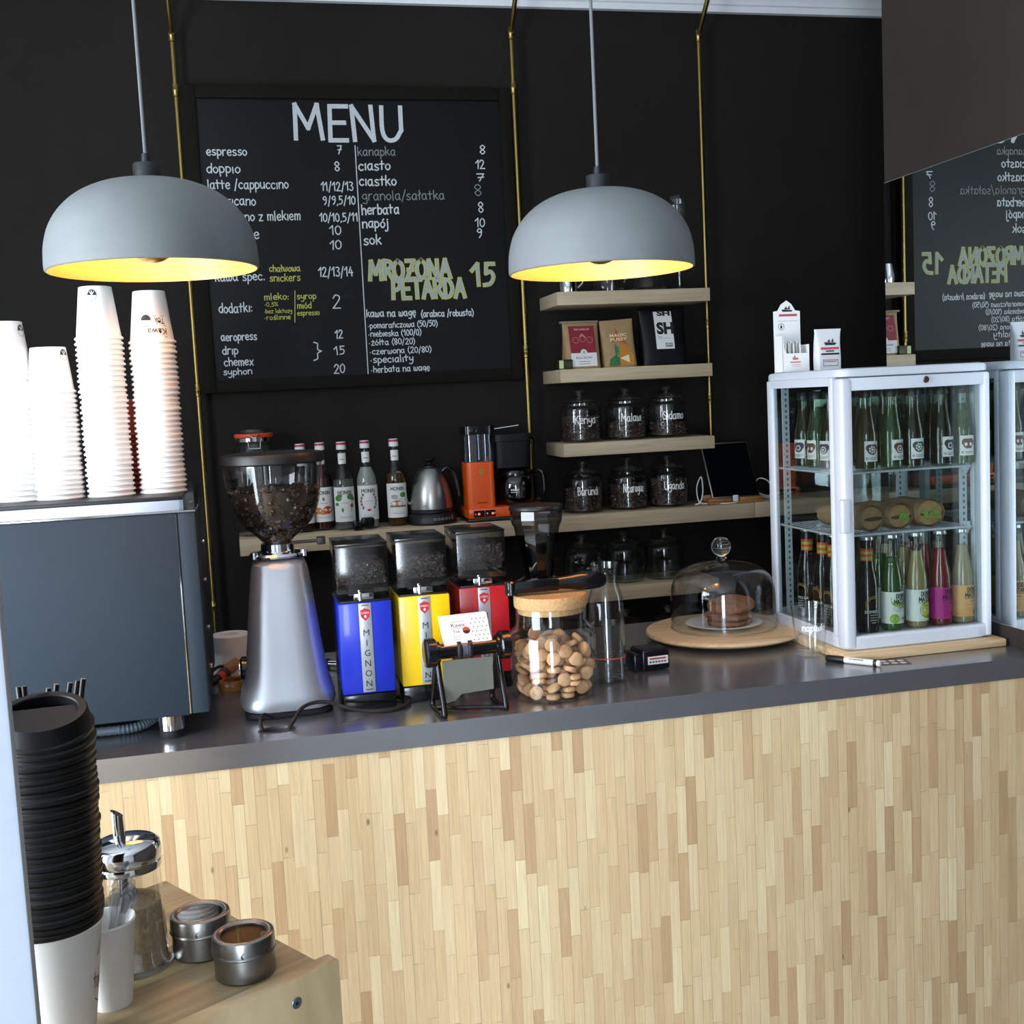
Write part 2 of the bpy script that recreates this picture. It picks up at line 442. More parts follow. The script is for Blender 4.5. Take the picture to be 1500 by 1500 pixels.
def disc(bm, cu, cv, r, mapf, mi=0, n=20, a0=0, a1=2*PI, r0=0.0, sx=1.0):
    for k in range(n):
        t0 = a0+(a1-a0)*k/n; t1 = a0+(a1-a0)*(k+1)/n
        p = [(cu+sx*r*math.cos(t0), cv+r*math.sin(t0)), (cu+sx*r*math.cos(t1), cv+r*math.sin(t1))]
        q = [(cu+sx*r0*math.cos(t1), cv+r0*math.sin(t1)), (cu+sx*r0*math.cos(t0), cv+r0*math.sin(t0))] if r0 else [(cu, cv)]
        bm.faces.new([bm.verts.new(mapf(*w)) for w in p+q]).material_index = mi
def poly(bm, pts, mapf, mi=0):
    bm.faces.new([bm.verts.new(mapf(*p)) for p in pts]).material_index = mi
def beans(bm, pts, size=.0042, mi=0):
    """heap of coffee beans: small split ellipsoids at the given points"""
    for p in pts:
        M = Matrix.Rotation(rnd.uniform(0, 6.3), 3, 'Z') @ Matrix.Rotation(rnd.uniform(0, 6.3), 3, 'X')
        r = bmesh.ops.create_icosphere(bm, subdivisions=1, radius=1)
        for v in r['verts']:
            v.co = M @ Vector((v.co.x*size*1.25, v.co.y*size*.9, v.co.z*size*.75)) + Vector(p)
            for f in v.link_faces: f.material_index = mi

# ---------------------------------------------------------------- common materials
WALL = pm('dark_brown_wall', '#1d1a17', .8, spec=.2, noise=.25, nscale=9, bump=.15)
PART = pm('brown_partition', '#332c27', .8, spec=.25, noise=.2, nscale=9, bump=.15)
WHITE_PAINT = pm('white_paint', '#dcdfe2', .6, noise=.08, nscale=14, bump=.1)
STEEL = brushed('brushed_steel', '#84848a', .30, (2, 160, 160))
CHROME = pm('chrome', '#d8d8dc', .08, 1, noise=.0)
BLACK_GLOSS = pm('black_gloss', '#0c0d0f', .16, noise=.1)
BLACK = pm('black_plastic', '#101113', .42, noise=.15, nscale=50)
RUBBER = pm('black_rubber', '#0b0b0c', .7, noise=.1)
PAPER = pm('white_paper', '#e9e9e8', .55, noise=.03)
PAPERW = pm('printed_white', '#e4e4e2', .6, noise=.03)
INK = pm('black_ink', '#17181a', .6, noise=.05)
CHALK = pm('chalk_white', '#c9ced2', .9, noise=.35, nscale=160)
CHALKG = pm('chalk_grey', '#858b8e', .9, noise=.4, nscale=160)
CHALKY = pm('chalk_yellow', '#b9b656', .9, noise=.35, nscale=160)
CLEAR = glass('clear_glass', (.97, .98, .98), .045)
CLEARP = glass('clear_pane', (.90, .94, .935), .05)
SHELFW = wood('shelf_veneer', '#b4a084', '#c6b394', (4, 90, 90), .5, .06)
BRASS = brushed('aged_brass', '#8e7a48', .36, (60, 60, 3), 1.0, .2)
BEAN = pm('roasted_bean', '#46362b', .32, spec=.6, noise=.95, nscale=120)
CORK = pm('cork', '#c99f6c', .85, noise=.5, nscale=170, bump=.4)
PINE = wood('pine_board', '#a18a66', '#c2ad88', (4, 45, 45), .5, .1)
LIGHTW = wood('beech_board', '#c8aa80', '#dcc49c', (5, 60, 60), .4, .08)

# ---------------------------------------------------------------- room shell
W = 1.780            # face of the right-hand partition with the mirror
def plain(name, x0, x1, y0, y1, z0, z1, m): return struct(name, bx(bm_(), x0, x1, y0, y1, z0, z1), m)
FLOORM = wood('floor_boards', '#77736c', '#8d8982', (1, 12, 12), .45, .1)
plain('floor', -2.7, 3.2, -6.7, .1, -.1, 0, FLOORM)
plain('ceiling', -2.7, 3.2, -6.7, .1, 3.2, 3.3, WHITE_PAINT)
plain('wall_back', -2.7, 3.2, 0, .1, 0, 3.2, WALL)
plain('wall_right', W, W+.16, -6.7, -1.18, 0, 3.2, PART)
plain('wall_passage', 3.1, 3.2, -6.7, 0, 0, 3.2, WALL)
def wall_with_holes(name, axis, pos, t, a0, a1, holes, m):
    """vertical wall with rectangular window openings"""
    bm = bm_(); cuts = sorted(holes); cur = a0
    def seg(u0, u1, z0, z1):
        if axis == 'x': bx(bm, pos-t, pos, u0, u1, z0, z1)
        else: bx(bm, u0, u1, pos-t, pos, z0, z1)
    for u0, u1, z0, z1 in cuts:
        seg(cur, u0, 0, 3.2); seg(u0, u1, 0, z0); seg(u0, u1, z1, 3.2); cur = u1
    seg(cur, a1, 0, 3.2)
    return struct(name, bm, m)
wall_with_holes('wall_left', 'x', -2.1, .12, -6.7, .1, [(-3.85, -2.2, .02, 2.7)], WHITE_PAINT)
wall_with_holes('wall_rear', 'y', -6.5, .12, -2.7, 3.2, [(-1.18, -.52, .02, 2.7)], WHITE_PAINT)
FRAME_W = pm('white_window_frame', '#e6e6e3', .4, noise=.05)
def window(name, axis, pos, u0, u1, z0, z1):
    bm = bm_(); t = .05
    def seg(a, b, c, d, dd=.03):
        if axis == 'x': bx(bm, pos-dd, pos+dd, a, b, c, d)
        else: bx(bm, a, b, pos-dd, pos+dd, c, d)
    seg(u0, u0+t, z0, z1); seg(u1-t, u1, z0, z1); seg(u0, u1, z0, z0+t); seg(u0, u1, z1-t, z1)
    seg((u0+u1)/2-.02, (u0+u1)/2+.02, z0, z1, .02); seg(u0, u1, z1-.6, z1-.56, .02)
    w = struct(name, bm, FRAME_W)
    pb = bm_()
    if axis == 'x': bx(pb, pos-.004, pos+.004, u0+t, u1-t, z0+t, z1-t)
    else: bx(pb, u0+t, u1-t, pos-.004, pos+.004, z0+t, z1-t)
    p = obj('pane', pb, CLEARP, w)
    return w
window('window_1', 'x', -2.16, -3.85, -2.2, .02, 2.7)
window('window_2', 'y', -6.56, -1.18, -.52, .02, 2.7)
# plaster cornice along the back wall
bm = bm_()
prism(bm, [(0, 3.028), (-.022, 3.028), (-.026, 3.048), (-.034, 3.052), (-.036, 3.066), (-.055, 3.085), (-.062, 3.09), (-.066, 3.104), (-.105, 3.14), (-.12, 3.146), (-.12, 3.2), (0, 3.2)], -2.7, 3.1, 'yz')
struct('trim_1', bm, pm('cornice_plaster', '#dfe2e6', .55, noise=.06, nscale=20))
# thin white partition edge close to the camera, at the left
bm = bm_(); bx(bm, -.36, -.188, -3.208, -3.192, 0, 3.2, .003)
struct('wall_partition', bm, pm('partition_white', '#b6bdc8', .55, noise=.06, nscale=60, bump=.15))

# mirror on the partition
mt = thing('wall_mirror', 'large frameless mirror on the brown partition behind the drinks fridge', 'mirror', (W, -3.0, 1.5))
mm, N_, L_, b_ = newmat('mirror_silver'); b_.inputs['Metallic'].default_value = 1; b_.inputs['Roughness'].default_value = .0
b_.inputs['Base Color'].default_value = (.80, .84, .85, 1)
bm = bm_(); bx(bm, -.006, -.003, 1.15, 1.815, -.45, .695); obj('mirror_plate', bm, mm, mt)
bm = bm_(); bx(bm, -.003, 0, 1.148, 1.819, -.452, .697); obj('mirror_backing', bm, pm('mirror_edge', '#8f9494', .3, noise=.3), mt)

# ---------------------------------------------------------------- brass pipes
def pipe(label, x, zlo, ztop, joints, first=True):
    t = thing('brass_pipe', label, 'pipe', (x, -.05, 0), group='brass pipes on the back wall')
    bm = bm_(); tube(bm, [(0, 0, zlo), (0, 0, ztop)], .0085, 12); obj('tube', bm, BRASS, t)
    bm = bm_(); tube(bm, [(0, 0, ztop), (0, -.02, ztop+.02), (0, -.16, ztop+.16), (0, -.16, 3.2)], .0085, 12, smooth=0); obj('bend', bm, BRASS, t)
    for z in joints+[ztop-.004]:
        bm = bm_(); lathe(bm, [(.0088, z-.022), (.0112, z-.02), (.0112, z-.004), (.0125, z-.002), (.0125, z+.002), (.0112, z+.004), (.0112, z+.02), (.0088, z+.022)], 14)
        obj('coupling', bm, BRASS, t)
pipe('brass pipe at the far left, passing behind the left lamp and the cups', -.132, .69, 2.90, [2.72, 1.735, .995])
pipe('brass pipe between the chalkboard and the wall shelves', 1.016, 1.236, 2.93, [2.74, 1.82, 1.5])
pipe('brass pipe at the right ends of the wall shelves', 1.717, 1.236, 2.935, [1.90, 1.62])

# ---------------------------------------------------------------- chalkboard menu
cb = thing('chalkboard', 'black menu chalkboard with chalk handwriting in a dark brown frame', 'chalkboard', (0, 0, 0))
bx0, bx1, bz0, bz1 = -.071, .965, 1.764, 2.70
bm = bm_(); f = .042
for a in ((bx0-f, bx0, bz0-f, bz1+f), (bx1, bx1+f, bz0-f, bz1+f), (bx0, bx1, bz0-f, bz0), (bx0, bx1, bz1, bz1+f)):
    bx(bm, a[0], a[1], -.043, -.004, a[2], a[3], .003)
obj('frame', bm, pm('board_frame', '#16130f', .8, spec=.12, noise=.2), cb)
panel = bm_(); bx(panel, bx0, bx1, -.03, -.004, bz0, bz1, mi=4)
MENU = [('espresso',-0.048,2.515,0.133,0.0179,0),
('doppio',-0.052,2.457,0.111,0.0194,0),
('latte /cappuccino',-0.053,2.404,0.269,0.0194,0),
('americano',-0.054,2.35,0.157,0.0195,0),
('americano z mlekiem',-0.056,2.298,0.305,0.0195,0),
('ie',0.078,2.238,0.029,0.0212,0),
('kawa spec.',-0.05,2.099,0.166,0.0182,0),
('chałwowa',0.132,2.126,0.105,0.0138,1),
('snickers',0.131,2.093,0.104,0.0153,1),
('dodatki:',-0.045,1.992,0.112,0.0198,0),
('mleko:',0.109,2.031,0.083,0.0138,1),
('·0,5%',0.108,2.009,0.046,0.0084,1),
('·bez laktozy',0.106,1.986,0.094,0.0085,1),
('·roślinne',0.105,1.964,0.089,0.01,1),
('syrop',0.219,2.031,0.066,0.0131,1),
('miód',0.218,1.999,0.049,0.0131,1),
('espresso',0.217,1.975,0.076,0.0108,1),
('2',0.337,1.996,0.031,0.028,0),
('aeropress',-0.044,1.898,0.119,0.0168,0),
('drip',-0.043,1.852,0.053,0.0169,0),
('chemex',-0.04,1.813,0.098,0.0169,0),
('syphon',-0.045,1.782,0.097,0.0138,0),
('12',0.34,1.893,0.028,0.0172,0),
('15',0.334,1.837,0.038,0.0172,0),
('20',0.329,1.773,0.039,0.0189,0),
('}',0.264,1.83,0.03,0.0297,0),
('7',0.386,2.52,0.018,0.0168,0),
('8',0.375,2.462,0.019,0.0191,0),
('11/12/13',0.324,2.396,0.112,0.0176,0),
('9/9,5/10',0.329,2.349,0.111,0.0168,0),
('10/10,5/11',0.312,2.292,0.133,0.0169,0),
('10',0.344,2.248,0.041,0.0185,0),
('10',0.341,2.197,0.042,0.0185,0),
('12/13/14',0.297,2.106,0.121,0.0193,0),
('kanapka',0.457,2.513,0.132,0.0184,2),
('ciasto',0.457,2.464,0.111,0.0207,3),
('ciastko',0.456,2.412,0.13,0.0208,3),
('granola/sałatka',0.464,2.362,0.29,0.02,2),
('herbata',0.459,2.314,0.131,0.0209,3),
('napój',0.458,2.269,0.093,0.0201,3),
('sok',0.459,2.211,0.063,0.021,3),
('8',0.887,2.517,0.021,0.0188,0),
('12',0.869,2.468,0.035,0.018,0),
('7',0.869,2.425,0.033,0.0157,0),
('8',0.86,2.374,0.029,0.0244,2),
('8',0.871,2.317,0.021,0.0221,0),
('10',0.857,2.267,0.036,0.0182,0),
('9',0.863,2.227,0.02,0.0198,0),
('kawa na wagę',0.454,1.962,0.174,0.0157,3),
('(arabica /robusta)',0.647,1.956,0.189,0.0143,0),
('·pomarańczowa (50/50)',0.457,1.923,0.247,0.0126,0),
('·niebieska (100/0)',0.457,1.894,0.187,0.0126,0),
('·żółta (80/20)',0.457,1.864,0.163,0.0126,0),
('·czerwona (20/80)',0.458,1.833,0.219,0.0126,0),
('·speciality',0.458,1.803,0.152,0.015,3),
('·herbata na wagę',0.459,1.769,0.208,0.0135,3),
('MENU',0.243,2.567,0.378,0.0709,4),
('MROŻONA',0.471,2.091,0.29,0.039,5),
('PETARDA',0.549,2.023,0.26,0.0393,5),
('15',0.835,2.062,0.084,0.0462,5)]
parts = {k: panel for k in ('menu_heading', 'drink_list', 'food_list', 'extras_list', 'special_offer', 'bean_list')}
cnt = [0]
def bp_(): cnt[0] += 1; return on_plane(-.0304)
def chalk(bm, text, x, z, w_, xh, w, mi):
    for l in strokes(text, x, z, w_, xh, .06): ribbon(bm, l, w, bp_(), mi)
for text, x, z, w_, xh, st in MENU:
    w = min({0: .0038, 1: .0032, 2: .0032, 3: .0046, 4: .0150, 5: .0085}[st], xh*(.55 if st > 3 else .235))
    if st == 4: chalk(parts['menu_heading'], text, x, z, w_, xh, w, 0)
    elif st == 5:
        ls = strokes(text, x, z, w_, xh, .03)
        for l in ls: ribbon(parts['special_offer'], l, .0155, bp_(), 3)
        for l in ls: ribbon(parts['special_offer'], l, .0075, on_plane(-.0311), 2); cnt[0] += 1
    elif st == 1: chalk(parts['extras_list'], text, x, z, w_, xh, w, 3)
    else: chalk(parts['drink_list' if x+w_ < .455 else ('bean_list' if z < 1.99 else 'food_list')], text, x, z, w_, xh, w, 1 if st == 2 else 0)
ribbon(parts['food_list'], [(.45, 2.546), (.448, 1.766)], .0032, on_plane(-.0311))
ribbon(parts['extras_list'], [(.214, 2.059), (.207, 1.953)], .0026, on_plane(-.0311), 3)
obj('panel', panel, [CHALK, CHALKG, pm('chalk_blue_grey', '#9aa3b2', .9, noise=.3, nscale=160), CHALKY, pm('board_black', '#080b0d', .42, spec=.2, noise=.5, nscale=6)], cb, flat=True, fix=False)['label'] = 'black panel with white and yellow chalk writing'

# ---------------------------------------------------------------- wall shelves
def shelf(name, label, x0, x1, zt, th=.046, dep=.24, y1=-.001, group=None):
    bm = bm_(); bx(bm, x0, x1, -dep, y1, zt-th, zt, .0025)
    return tag(obj(name, bm, SHELFW), label, 'shelf', group)
SG = 'thick pale floating shelves'
shelf('wall_shelf', 'topmost short shelf, under the right lamp, carrying glass brewers', 1.088, 1.651, 2.011, group=SG)
shelf('wall_shelf', 'short shelf carrying the paper coffee bags', 1.088, 1.651, 1.746, group=SG)
shelf('wall_shelf', 'short shelf carrying the Kenya, Malawi and Sidamo jars', 1.088, 1.651, 1.488, group=SG)
shelf('wall_shelf', 'long shelf carrying the syrup bottles, kettle and orange coffee maker', -.03, 1.798, 1.236, .055, group=SG)
shelf('wall_shelf', 'end piece of the long shelf, right of the tablet and behind the fridge', 1.7995, 2.9, 1.236, .055, group=SG)
shelf('wall_shelf', 'short shelf of empty jars under the long shelf', 1.088, 1.651, .972, .05, group=SG)
shelf('wall_shelf', 'lowest shelf, nearly hidden behind the counter', 1.088, 1.651, .690, .05, group=SG)

# ---------------------------------------------------------------- storage jars on the shelves
JR, JH = .0725, .137
def jar_thing(label, loc, name=None, fill=True, group=None, rz=0.0):
    t = thing('storage_jar', label, 'jar', loc, rz, group)
    bm = bm_()
    lathe(bm, [(0, .003), (JR-.012, .002), (JR-.003, .005), (JR, .012), (JR, JH-.026), (JR-.002, JH-.018), (JR-.008, JH-.011), (JR-.014, JH-.008), (JR-.014, JH)], 40)
    lathe(bm, [(JR-.014, JH), (JR-.017, JH), (JR-.017, JH-.008), (JR-.005, JH-.02), (JR-.004, JH-.03), (JR-.004, .014), (0, .009)], 40)
    obj('glass_body', bm, CLEAR, t)
    ld = bm_()
    lathe(ld, [(0, JH+.003), (.052, JH+.003), (.0615, JH+.005), (.063, JH+.008), (.060, JH+.011), (.035, JH+.017), (.012, JH+.021), (.0095, JH+.025), (.010, JH+.029), (.017, JH+.036), (.0185, JH+.042), (.015, JH+.047), (0, JH+.048)], 36)
    lid = obj('glass_lid', ld, glass('jar_lid_glass', (.90, .92, .92), .19, .14), t)
    if name:
        bm = bm_(); write(bm, name, -.040, .066, (.079), .0175, .0032, on_cyl(JR+.0006), 0, .05)
        obj('lettering', bm, PAPERW, t, flat=True, fix=False)
    return t
def bean_fill(label, loc, r, h, n, size=.0052, group='coffee beans in the shelf jars'):
    bm = bm_(); lathe(bm, [(0, .0095), (r-.006, .0095), (r-.006, h-.004), (0, h-.002)], 24)
    pts = []
    for i in range(n):
        a = rnd.uniform(-PI*1.0, 0)+0.0 if i % 3 else rnd.uniform(0, 2*PI)
        pts.append(((r-.0045)*math.cos(a), (r-.0045)*math.sin(a), rnd.uniform(.013, h)))
    for i in range(n//3):
        a = rnd.uniform(0, 2*PI); q = (r-.006)*math.sqrt(rnd.random()); pts.append((q*math.cos(a), q*math.sin(a), h+rnd.uniform(-.002, .002)))
    beans(bm, pts, size)
    return tag(obj('coffee_beans', bm, BEAN, None, loc), label, 'coffee beans', group, 'stuff')
for nm, x, z, yy, h in (('Kenya', 1.180, 1.488, -.145, .088), ('Malawi', 1.352, 1.488, -.14, .062), ('Sidamo', 1.512, 1.488, -.135, .05), ('Burundi', 1.180, 1.236, -.142, .085), ('Nicaragua', 1.351, 1.236, -.137, .088), ('Uganda', 1.505, 1.236, -.14, .098)):
    up = 'upper' if z > 1.4 else 'lower'
    jar_thing('glass jar of coffee beans with %s written in white' % nm, (x, yy, z+.0005), nm, group='lettered coffee jars')
    bean_fill('dark roasted coffee beans inside the %s jar' % nm, (x, yy, z+.0005), JR-.0045, h, 260 if nm in ('Kenya', 'Burundi', 'Nicaragua', 'Uganda') else 200)
for lb, x, z, yy in (('empty clear jar on the shelf under the Burundi jar', 1.165, .972, -.145), ('empty clear jar under the Nicaragua jar, between two like it', 1.325, .972, -.145), ('empty clear jar on the shelf under the Uganda jar', 1.480, .972, -.14), ('jar on the lowest shelf beneath the middle empty jar', 1.315, .690, -.16), ('jar on the lowest shelf nearest the glass cake dome', 1.478, .690, -.16)):
    jar_thing(lb, (x, yy, z+.0005), group='empty glass jars')

# ---------------------------------------------------------------- things on the topmost shelf (mostly behind the lamp)
z0 = 2.0115
t = thing('milk_jug', 'shiny steel milk jug at the left end of the topmost shelf', 'jug', (1.155, -.15, z0))
bm = bm_(); lathe(bm, [(0, .001), (.027, .001), (.033, .006), (.034, .03), (.028, .06), (.026, .075), (.0255, .075), (.0275, .06), (.032, .03), (0, .004)], 28); obj('body', bm, CHROME, t)
bm = bm_(); tube(bm, [(.027, 0, .066), (.05, 0, .064), (.055, 0, .04), (.036, 0, .02)], .0035, 8, smooth=6); obj('handle', bm, CHROME, t)
t = thing('coffee_server', 'round glass coffee server with handle on the topmost shelf', 'coffee server', (1.30, -.15, z0))
bm = bm_(); lathe(bm, [(0, .001), (.048, .001), (.058, .012), (.058, .06), (.045, .1), (.038, .12), (.042, .135)], 36); obj('glass_body', bm, CLEAR, t)
bm = bm_(); lathe(bm, [(.0385, .112), (.0415, .112), (.0415, .126), (.0395, .126)], 30); obj('collar', bm, CHROME, t)
bm = bm_(); tube(bm, [(.042, 0, .12), (.08, 0, .118), (.088, 0, .08), (.062, 0, .035)], .005, 8, smooth=6); obj('handle', bm, glass('handle_glass', (.85, .9, .9), .1), t)
t = thing('pour_over_brewer', 'hourglass pour-over coffee brewer of clear glass with wooden collar', 'coffee brewer', (1.455, -.15, z0))
bm = bm_(); lathe(bm, [(0, .001), (.05, .001), (.062, .012), (.055, .05), (.028, .1), (.021, .125), (.03, .15), (.062, .215)], 36); obj('glass_body', bm, CLEAR, t)
bm = bm_(); lathe(bm, [(.026, .1), (.034, .1), (.031, .125), (.036, .15), (.030, .15), (.0225, .125), (.026, .1)], 30); obj('collar', bm, LIGHTW, t)
t = thing('syphon_stand', 'tall thin glass tube on a small foot beside the pour-over brewer', 'coffee brewer', (1.573, -.15, z0))
bm = bm_(); lathe(bm, [(0, 0), (.035, 0), (.035, .006), (.006, .01), (.005, .02)], 24); obj('foot', bm, BLACK, t)
bm = bm_(); tube(bm, [(0, 0, .015), (0, 0, .3)], .0055, 12); obj('stem', bm, glass('tube_glass', (.85, .88, .88), .15), t)
bm = bm_(); lathe(bm, [(0, .235), (.03, .24), (.045, .27), (.045, .32), (.043, .33)], 30); obj('bulb', bm, CLEAR, t)

# ---------------------------------------------------------------- coffee bags
KRAFT = pm('kraft_paper', '#a2845c', .7, noise=.2, nscale=40, bump=.3)
def bag_rings(w, d, h, top_d=.006, n=40, lean=0.0):
    out = []
    for k in range(9):
        q = k/8; dd = d*(1-q**1.6)+top_d*q**1.6; ww = w*(1-.03*math.sin(q*PI)); e = 5-2.2*q if q < 1 else 6
        out.append(sq_ring(ww/2, dd/2, h*q, e, n, (0, lean*q)))
    return out
def face(d, h, top_d=.006, lean=0.0, off=.0012):
    def m(u, v):
        q = max(0, min(1, v/h)); dd = d*(1-q**1.6)+top_d*q**1.6
        return (u, -dd/2-off+lean*q, v)
    return m
zb = 1.7465
t = thing('coffee_bag', 'brown paper coffee bag with a red and white label', 'coffee bag', (1.187, -.165, zb), .05)
bm = bm_(); loft(bm, bag_rings(.132, .075, .162, .012)); obj('body', bm, KRAFT, t)
bm = bm_(); bx(bm, -.074, .066, -.012, .012, .160, .168, .003); obj('folded_top', bm, pm('grey_kraft', '#8f8271', .7, noise=.2), t)
bm = bm_(); mf = face(.075, .162, .012); mf2 = face(.075, .162, .012, off=.0018); mf3 = face(.075, .162, .012, off=.0026)
vpatch(bm, -.048, .047, .055, .150, mf, 0); vpatch(bm, -.048, .047, .008, .055, mf, 1)
disc(bm, 0, .056, .012, mf2, 1); write(bm, 'x', -.005, .052, .010, .010, .0016, mf3, 2)
ftext(bm, 'THE LAND OF', 0, .138, .006, .058, mf2, 1); ftext(bm, 'RIGCROW', 0, .038, .0075, .06, mf2, 2)
for k in range(3): disc(bm, -.026+.026*k, .1+.004*(k % 2), .011, mf2, 3, 14, r0=.0095)
poly(bm, [(-.012, .112), (0, .124), (.014, .108), (.009, .107), (0, .118), (-.007, .111)], mf2, 3)
for k in range(2): patch(bm, -.02, .02, .024-.008*k, .0255-.008*k, mf2, 2, 1)
obj('label_print', bm, [pm('label_red', '#8c2230', .55, noise=.1), PAPERW, INK, pm('label_pink', '#c98c8c', .6, noise=.1)], t, flat=True, fix=False)
t = thing('coffee_bag', 'brown paper coffee bag with a green and orange picture, leaning', 'coffee bag', (1.328, -.165, zb), -.06)
bm = bm_(); loft(bm, bag_rings(.122, .07, .168, .006)); o = obj('body', bm, KRAFT, t); o.rotation_euler = (0, -.05, 0)
bm = bm_(); mf = face(.07, .168); mf2 = face(.07, .168, off=.002); mf3 = face(.07, .168, off=.0028)
poly(bm, [(-.045, .006), (-.004, .006), (-.004, .07), (-.018, .085), (-.018, .045), (-.04, .03)], mf, 0)
poly(bm, [(-.004, .006), (.045, .006), (.048, .035), (.03, .07), (.004, .09), (-.004, .06)], mf, 1)
poly(bm, [(-.03, .105), (-.012, .12), (-.006, .14), (.0, .12), (.022, .108), (.03, .075), (0, .092), (-.022, .088)], mf, 2)
poly(bm, [(-.004, .032), (.03, .042), (.03, .014)], mf2, 3)
ftext(bm, 'MAGIC', 0, .113, .0115, .062, mf2, 3, .03); ftext(bm, 'PUSSY', 0, .0985, .0115, .062, mf2, 3, .03)
o = obj('label_print', bm, [pm('print_green', '#2e6b3f', .5, noise=.1), pm('print_orange', '#b9791f', .5, noise=.1), pm('print_rust', '#a8552a', .5, noise=.1), pm('print_cream', '#e3d6ac', .5, noise=.05)], t, flat=True, fix=False); o.rotation_euler = (0, -.05, 0)
t = thing('coffee_bag', 'large black coffee bag with a white torn-edged label', 'coffee bag', (1.497, -.15, zb), 0)
bm = bm_(); loft(bm, bag_rings(.172, .085, .196, .01)); obj('body', bm, pm('black_foil', '#08090b', .5, spec=.3, noise=.4, nscale=25, bump=.6), t)
bm = bm_(); mf = face(.085, .196, .01, off=.002); mf2 = face(.085, .196, .01, off=.0032)
vpatch(bm, -.034, .034, .058, .192, mf, 0)
ftext(bm, 'SH', .004, .132, .044, .064, mf2, 1, .05); ftext(bm, 'SH', .004, .186, .02, .05, mf2, 1, .05)
ftext(bm, 'BLACK', .014, .0765, .0065, .028, mf2, 1, .03); ftext(bm, 'SHEEP', .014, .068, .0065, .028, mf2, 1, .03)
patch(bm, -.026, -.012, .1, .1015, mf2, 1, 1); patch(bm, -.026, .024, .095, .0957, mf2, 1, 1)
obj('label_print', bm, [PAPERW, INK], t, flat=True, fix=False)
t = thing('tin', 'small pale green tin at the left end of the bag shelf', 'tin', (1.083, -.185, zb), .0)
t.location.x = 1.112; 
bm = bm_(); bx(bm, -.019, .03, -.03, .03, 0, .034, .003); obj('body', bm, pm('tin_olive', '#3a3a22', .4, .5, noise=.2), t)
bm = bm_(); bx(bm, -.0195, -.004, -.0308, -.0302, .003, .031); obj('label_strip', bm, pm('tin_lime', '#c9d59a', .5, noise=.1), t)

# ---------------------------------------------------------------- long shelf: syrups, kettle, coffee maker, tablet
zs = 1.2365
t = thing('clip_top_jar', 'empty clip-top glass jar with an orange rubber seal, behind the silver grinder', 'jar', (.040, -.13, zs))
bm = bm_(); lathe(bm, [(0, .003), (.07, .002), (.08, .008), (.083, .02), (.083, .24), (.078, .275), (.062, .298), (.058, .312), (.062, .32)], 40)
lathe(bm, [(.058, .32), (.055, .312), (.074, .275), (.079, .24), (.079, .022), (0, .008)], 40); obj('glass_body', bm, CLEAR, t)
bm = bm_(); lathe(bm, [(.05, .3305), (.061, .3305), (.064, .336), (.064, .34), (.061, .344), (.05, .344)], 36); obj('seal', bm, pm('orange_seal', '#d8502a', .5, noise=.1), t)
bm = bm_(); lathe(bm, [(0, .345), (.058, .345), (.061, .349), (.058, .358), (.03, .361), (0, .361)], 36); obj('glass_lid', bm, glass('lid_glass', (.93, .95, .95), .07), t)
bm = bm_(); lathe(bm, [(.0585, .318), (.0635, .318), (.0635, .329), (.0585, .329)], 36); tube(bm, [(-.02, -.062, .322), (-.02, -.072, .312), (-.018, -.075, .295), (.018, -.075, .295), (.02, -.072, .312), (.02, -.062, .322)], .0016, 6); tube(bm, [(-.02, -.064, .34), (0, -.075, .33), (.02, -.064, .34)], .0016, 6, smooth=4)
obj('wire_clip', bm, CHROME, t)

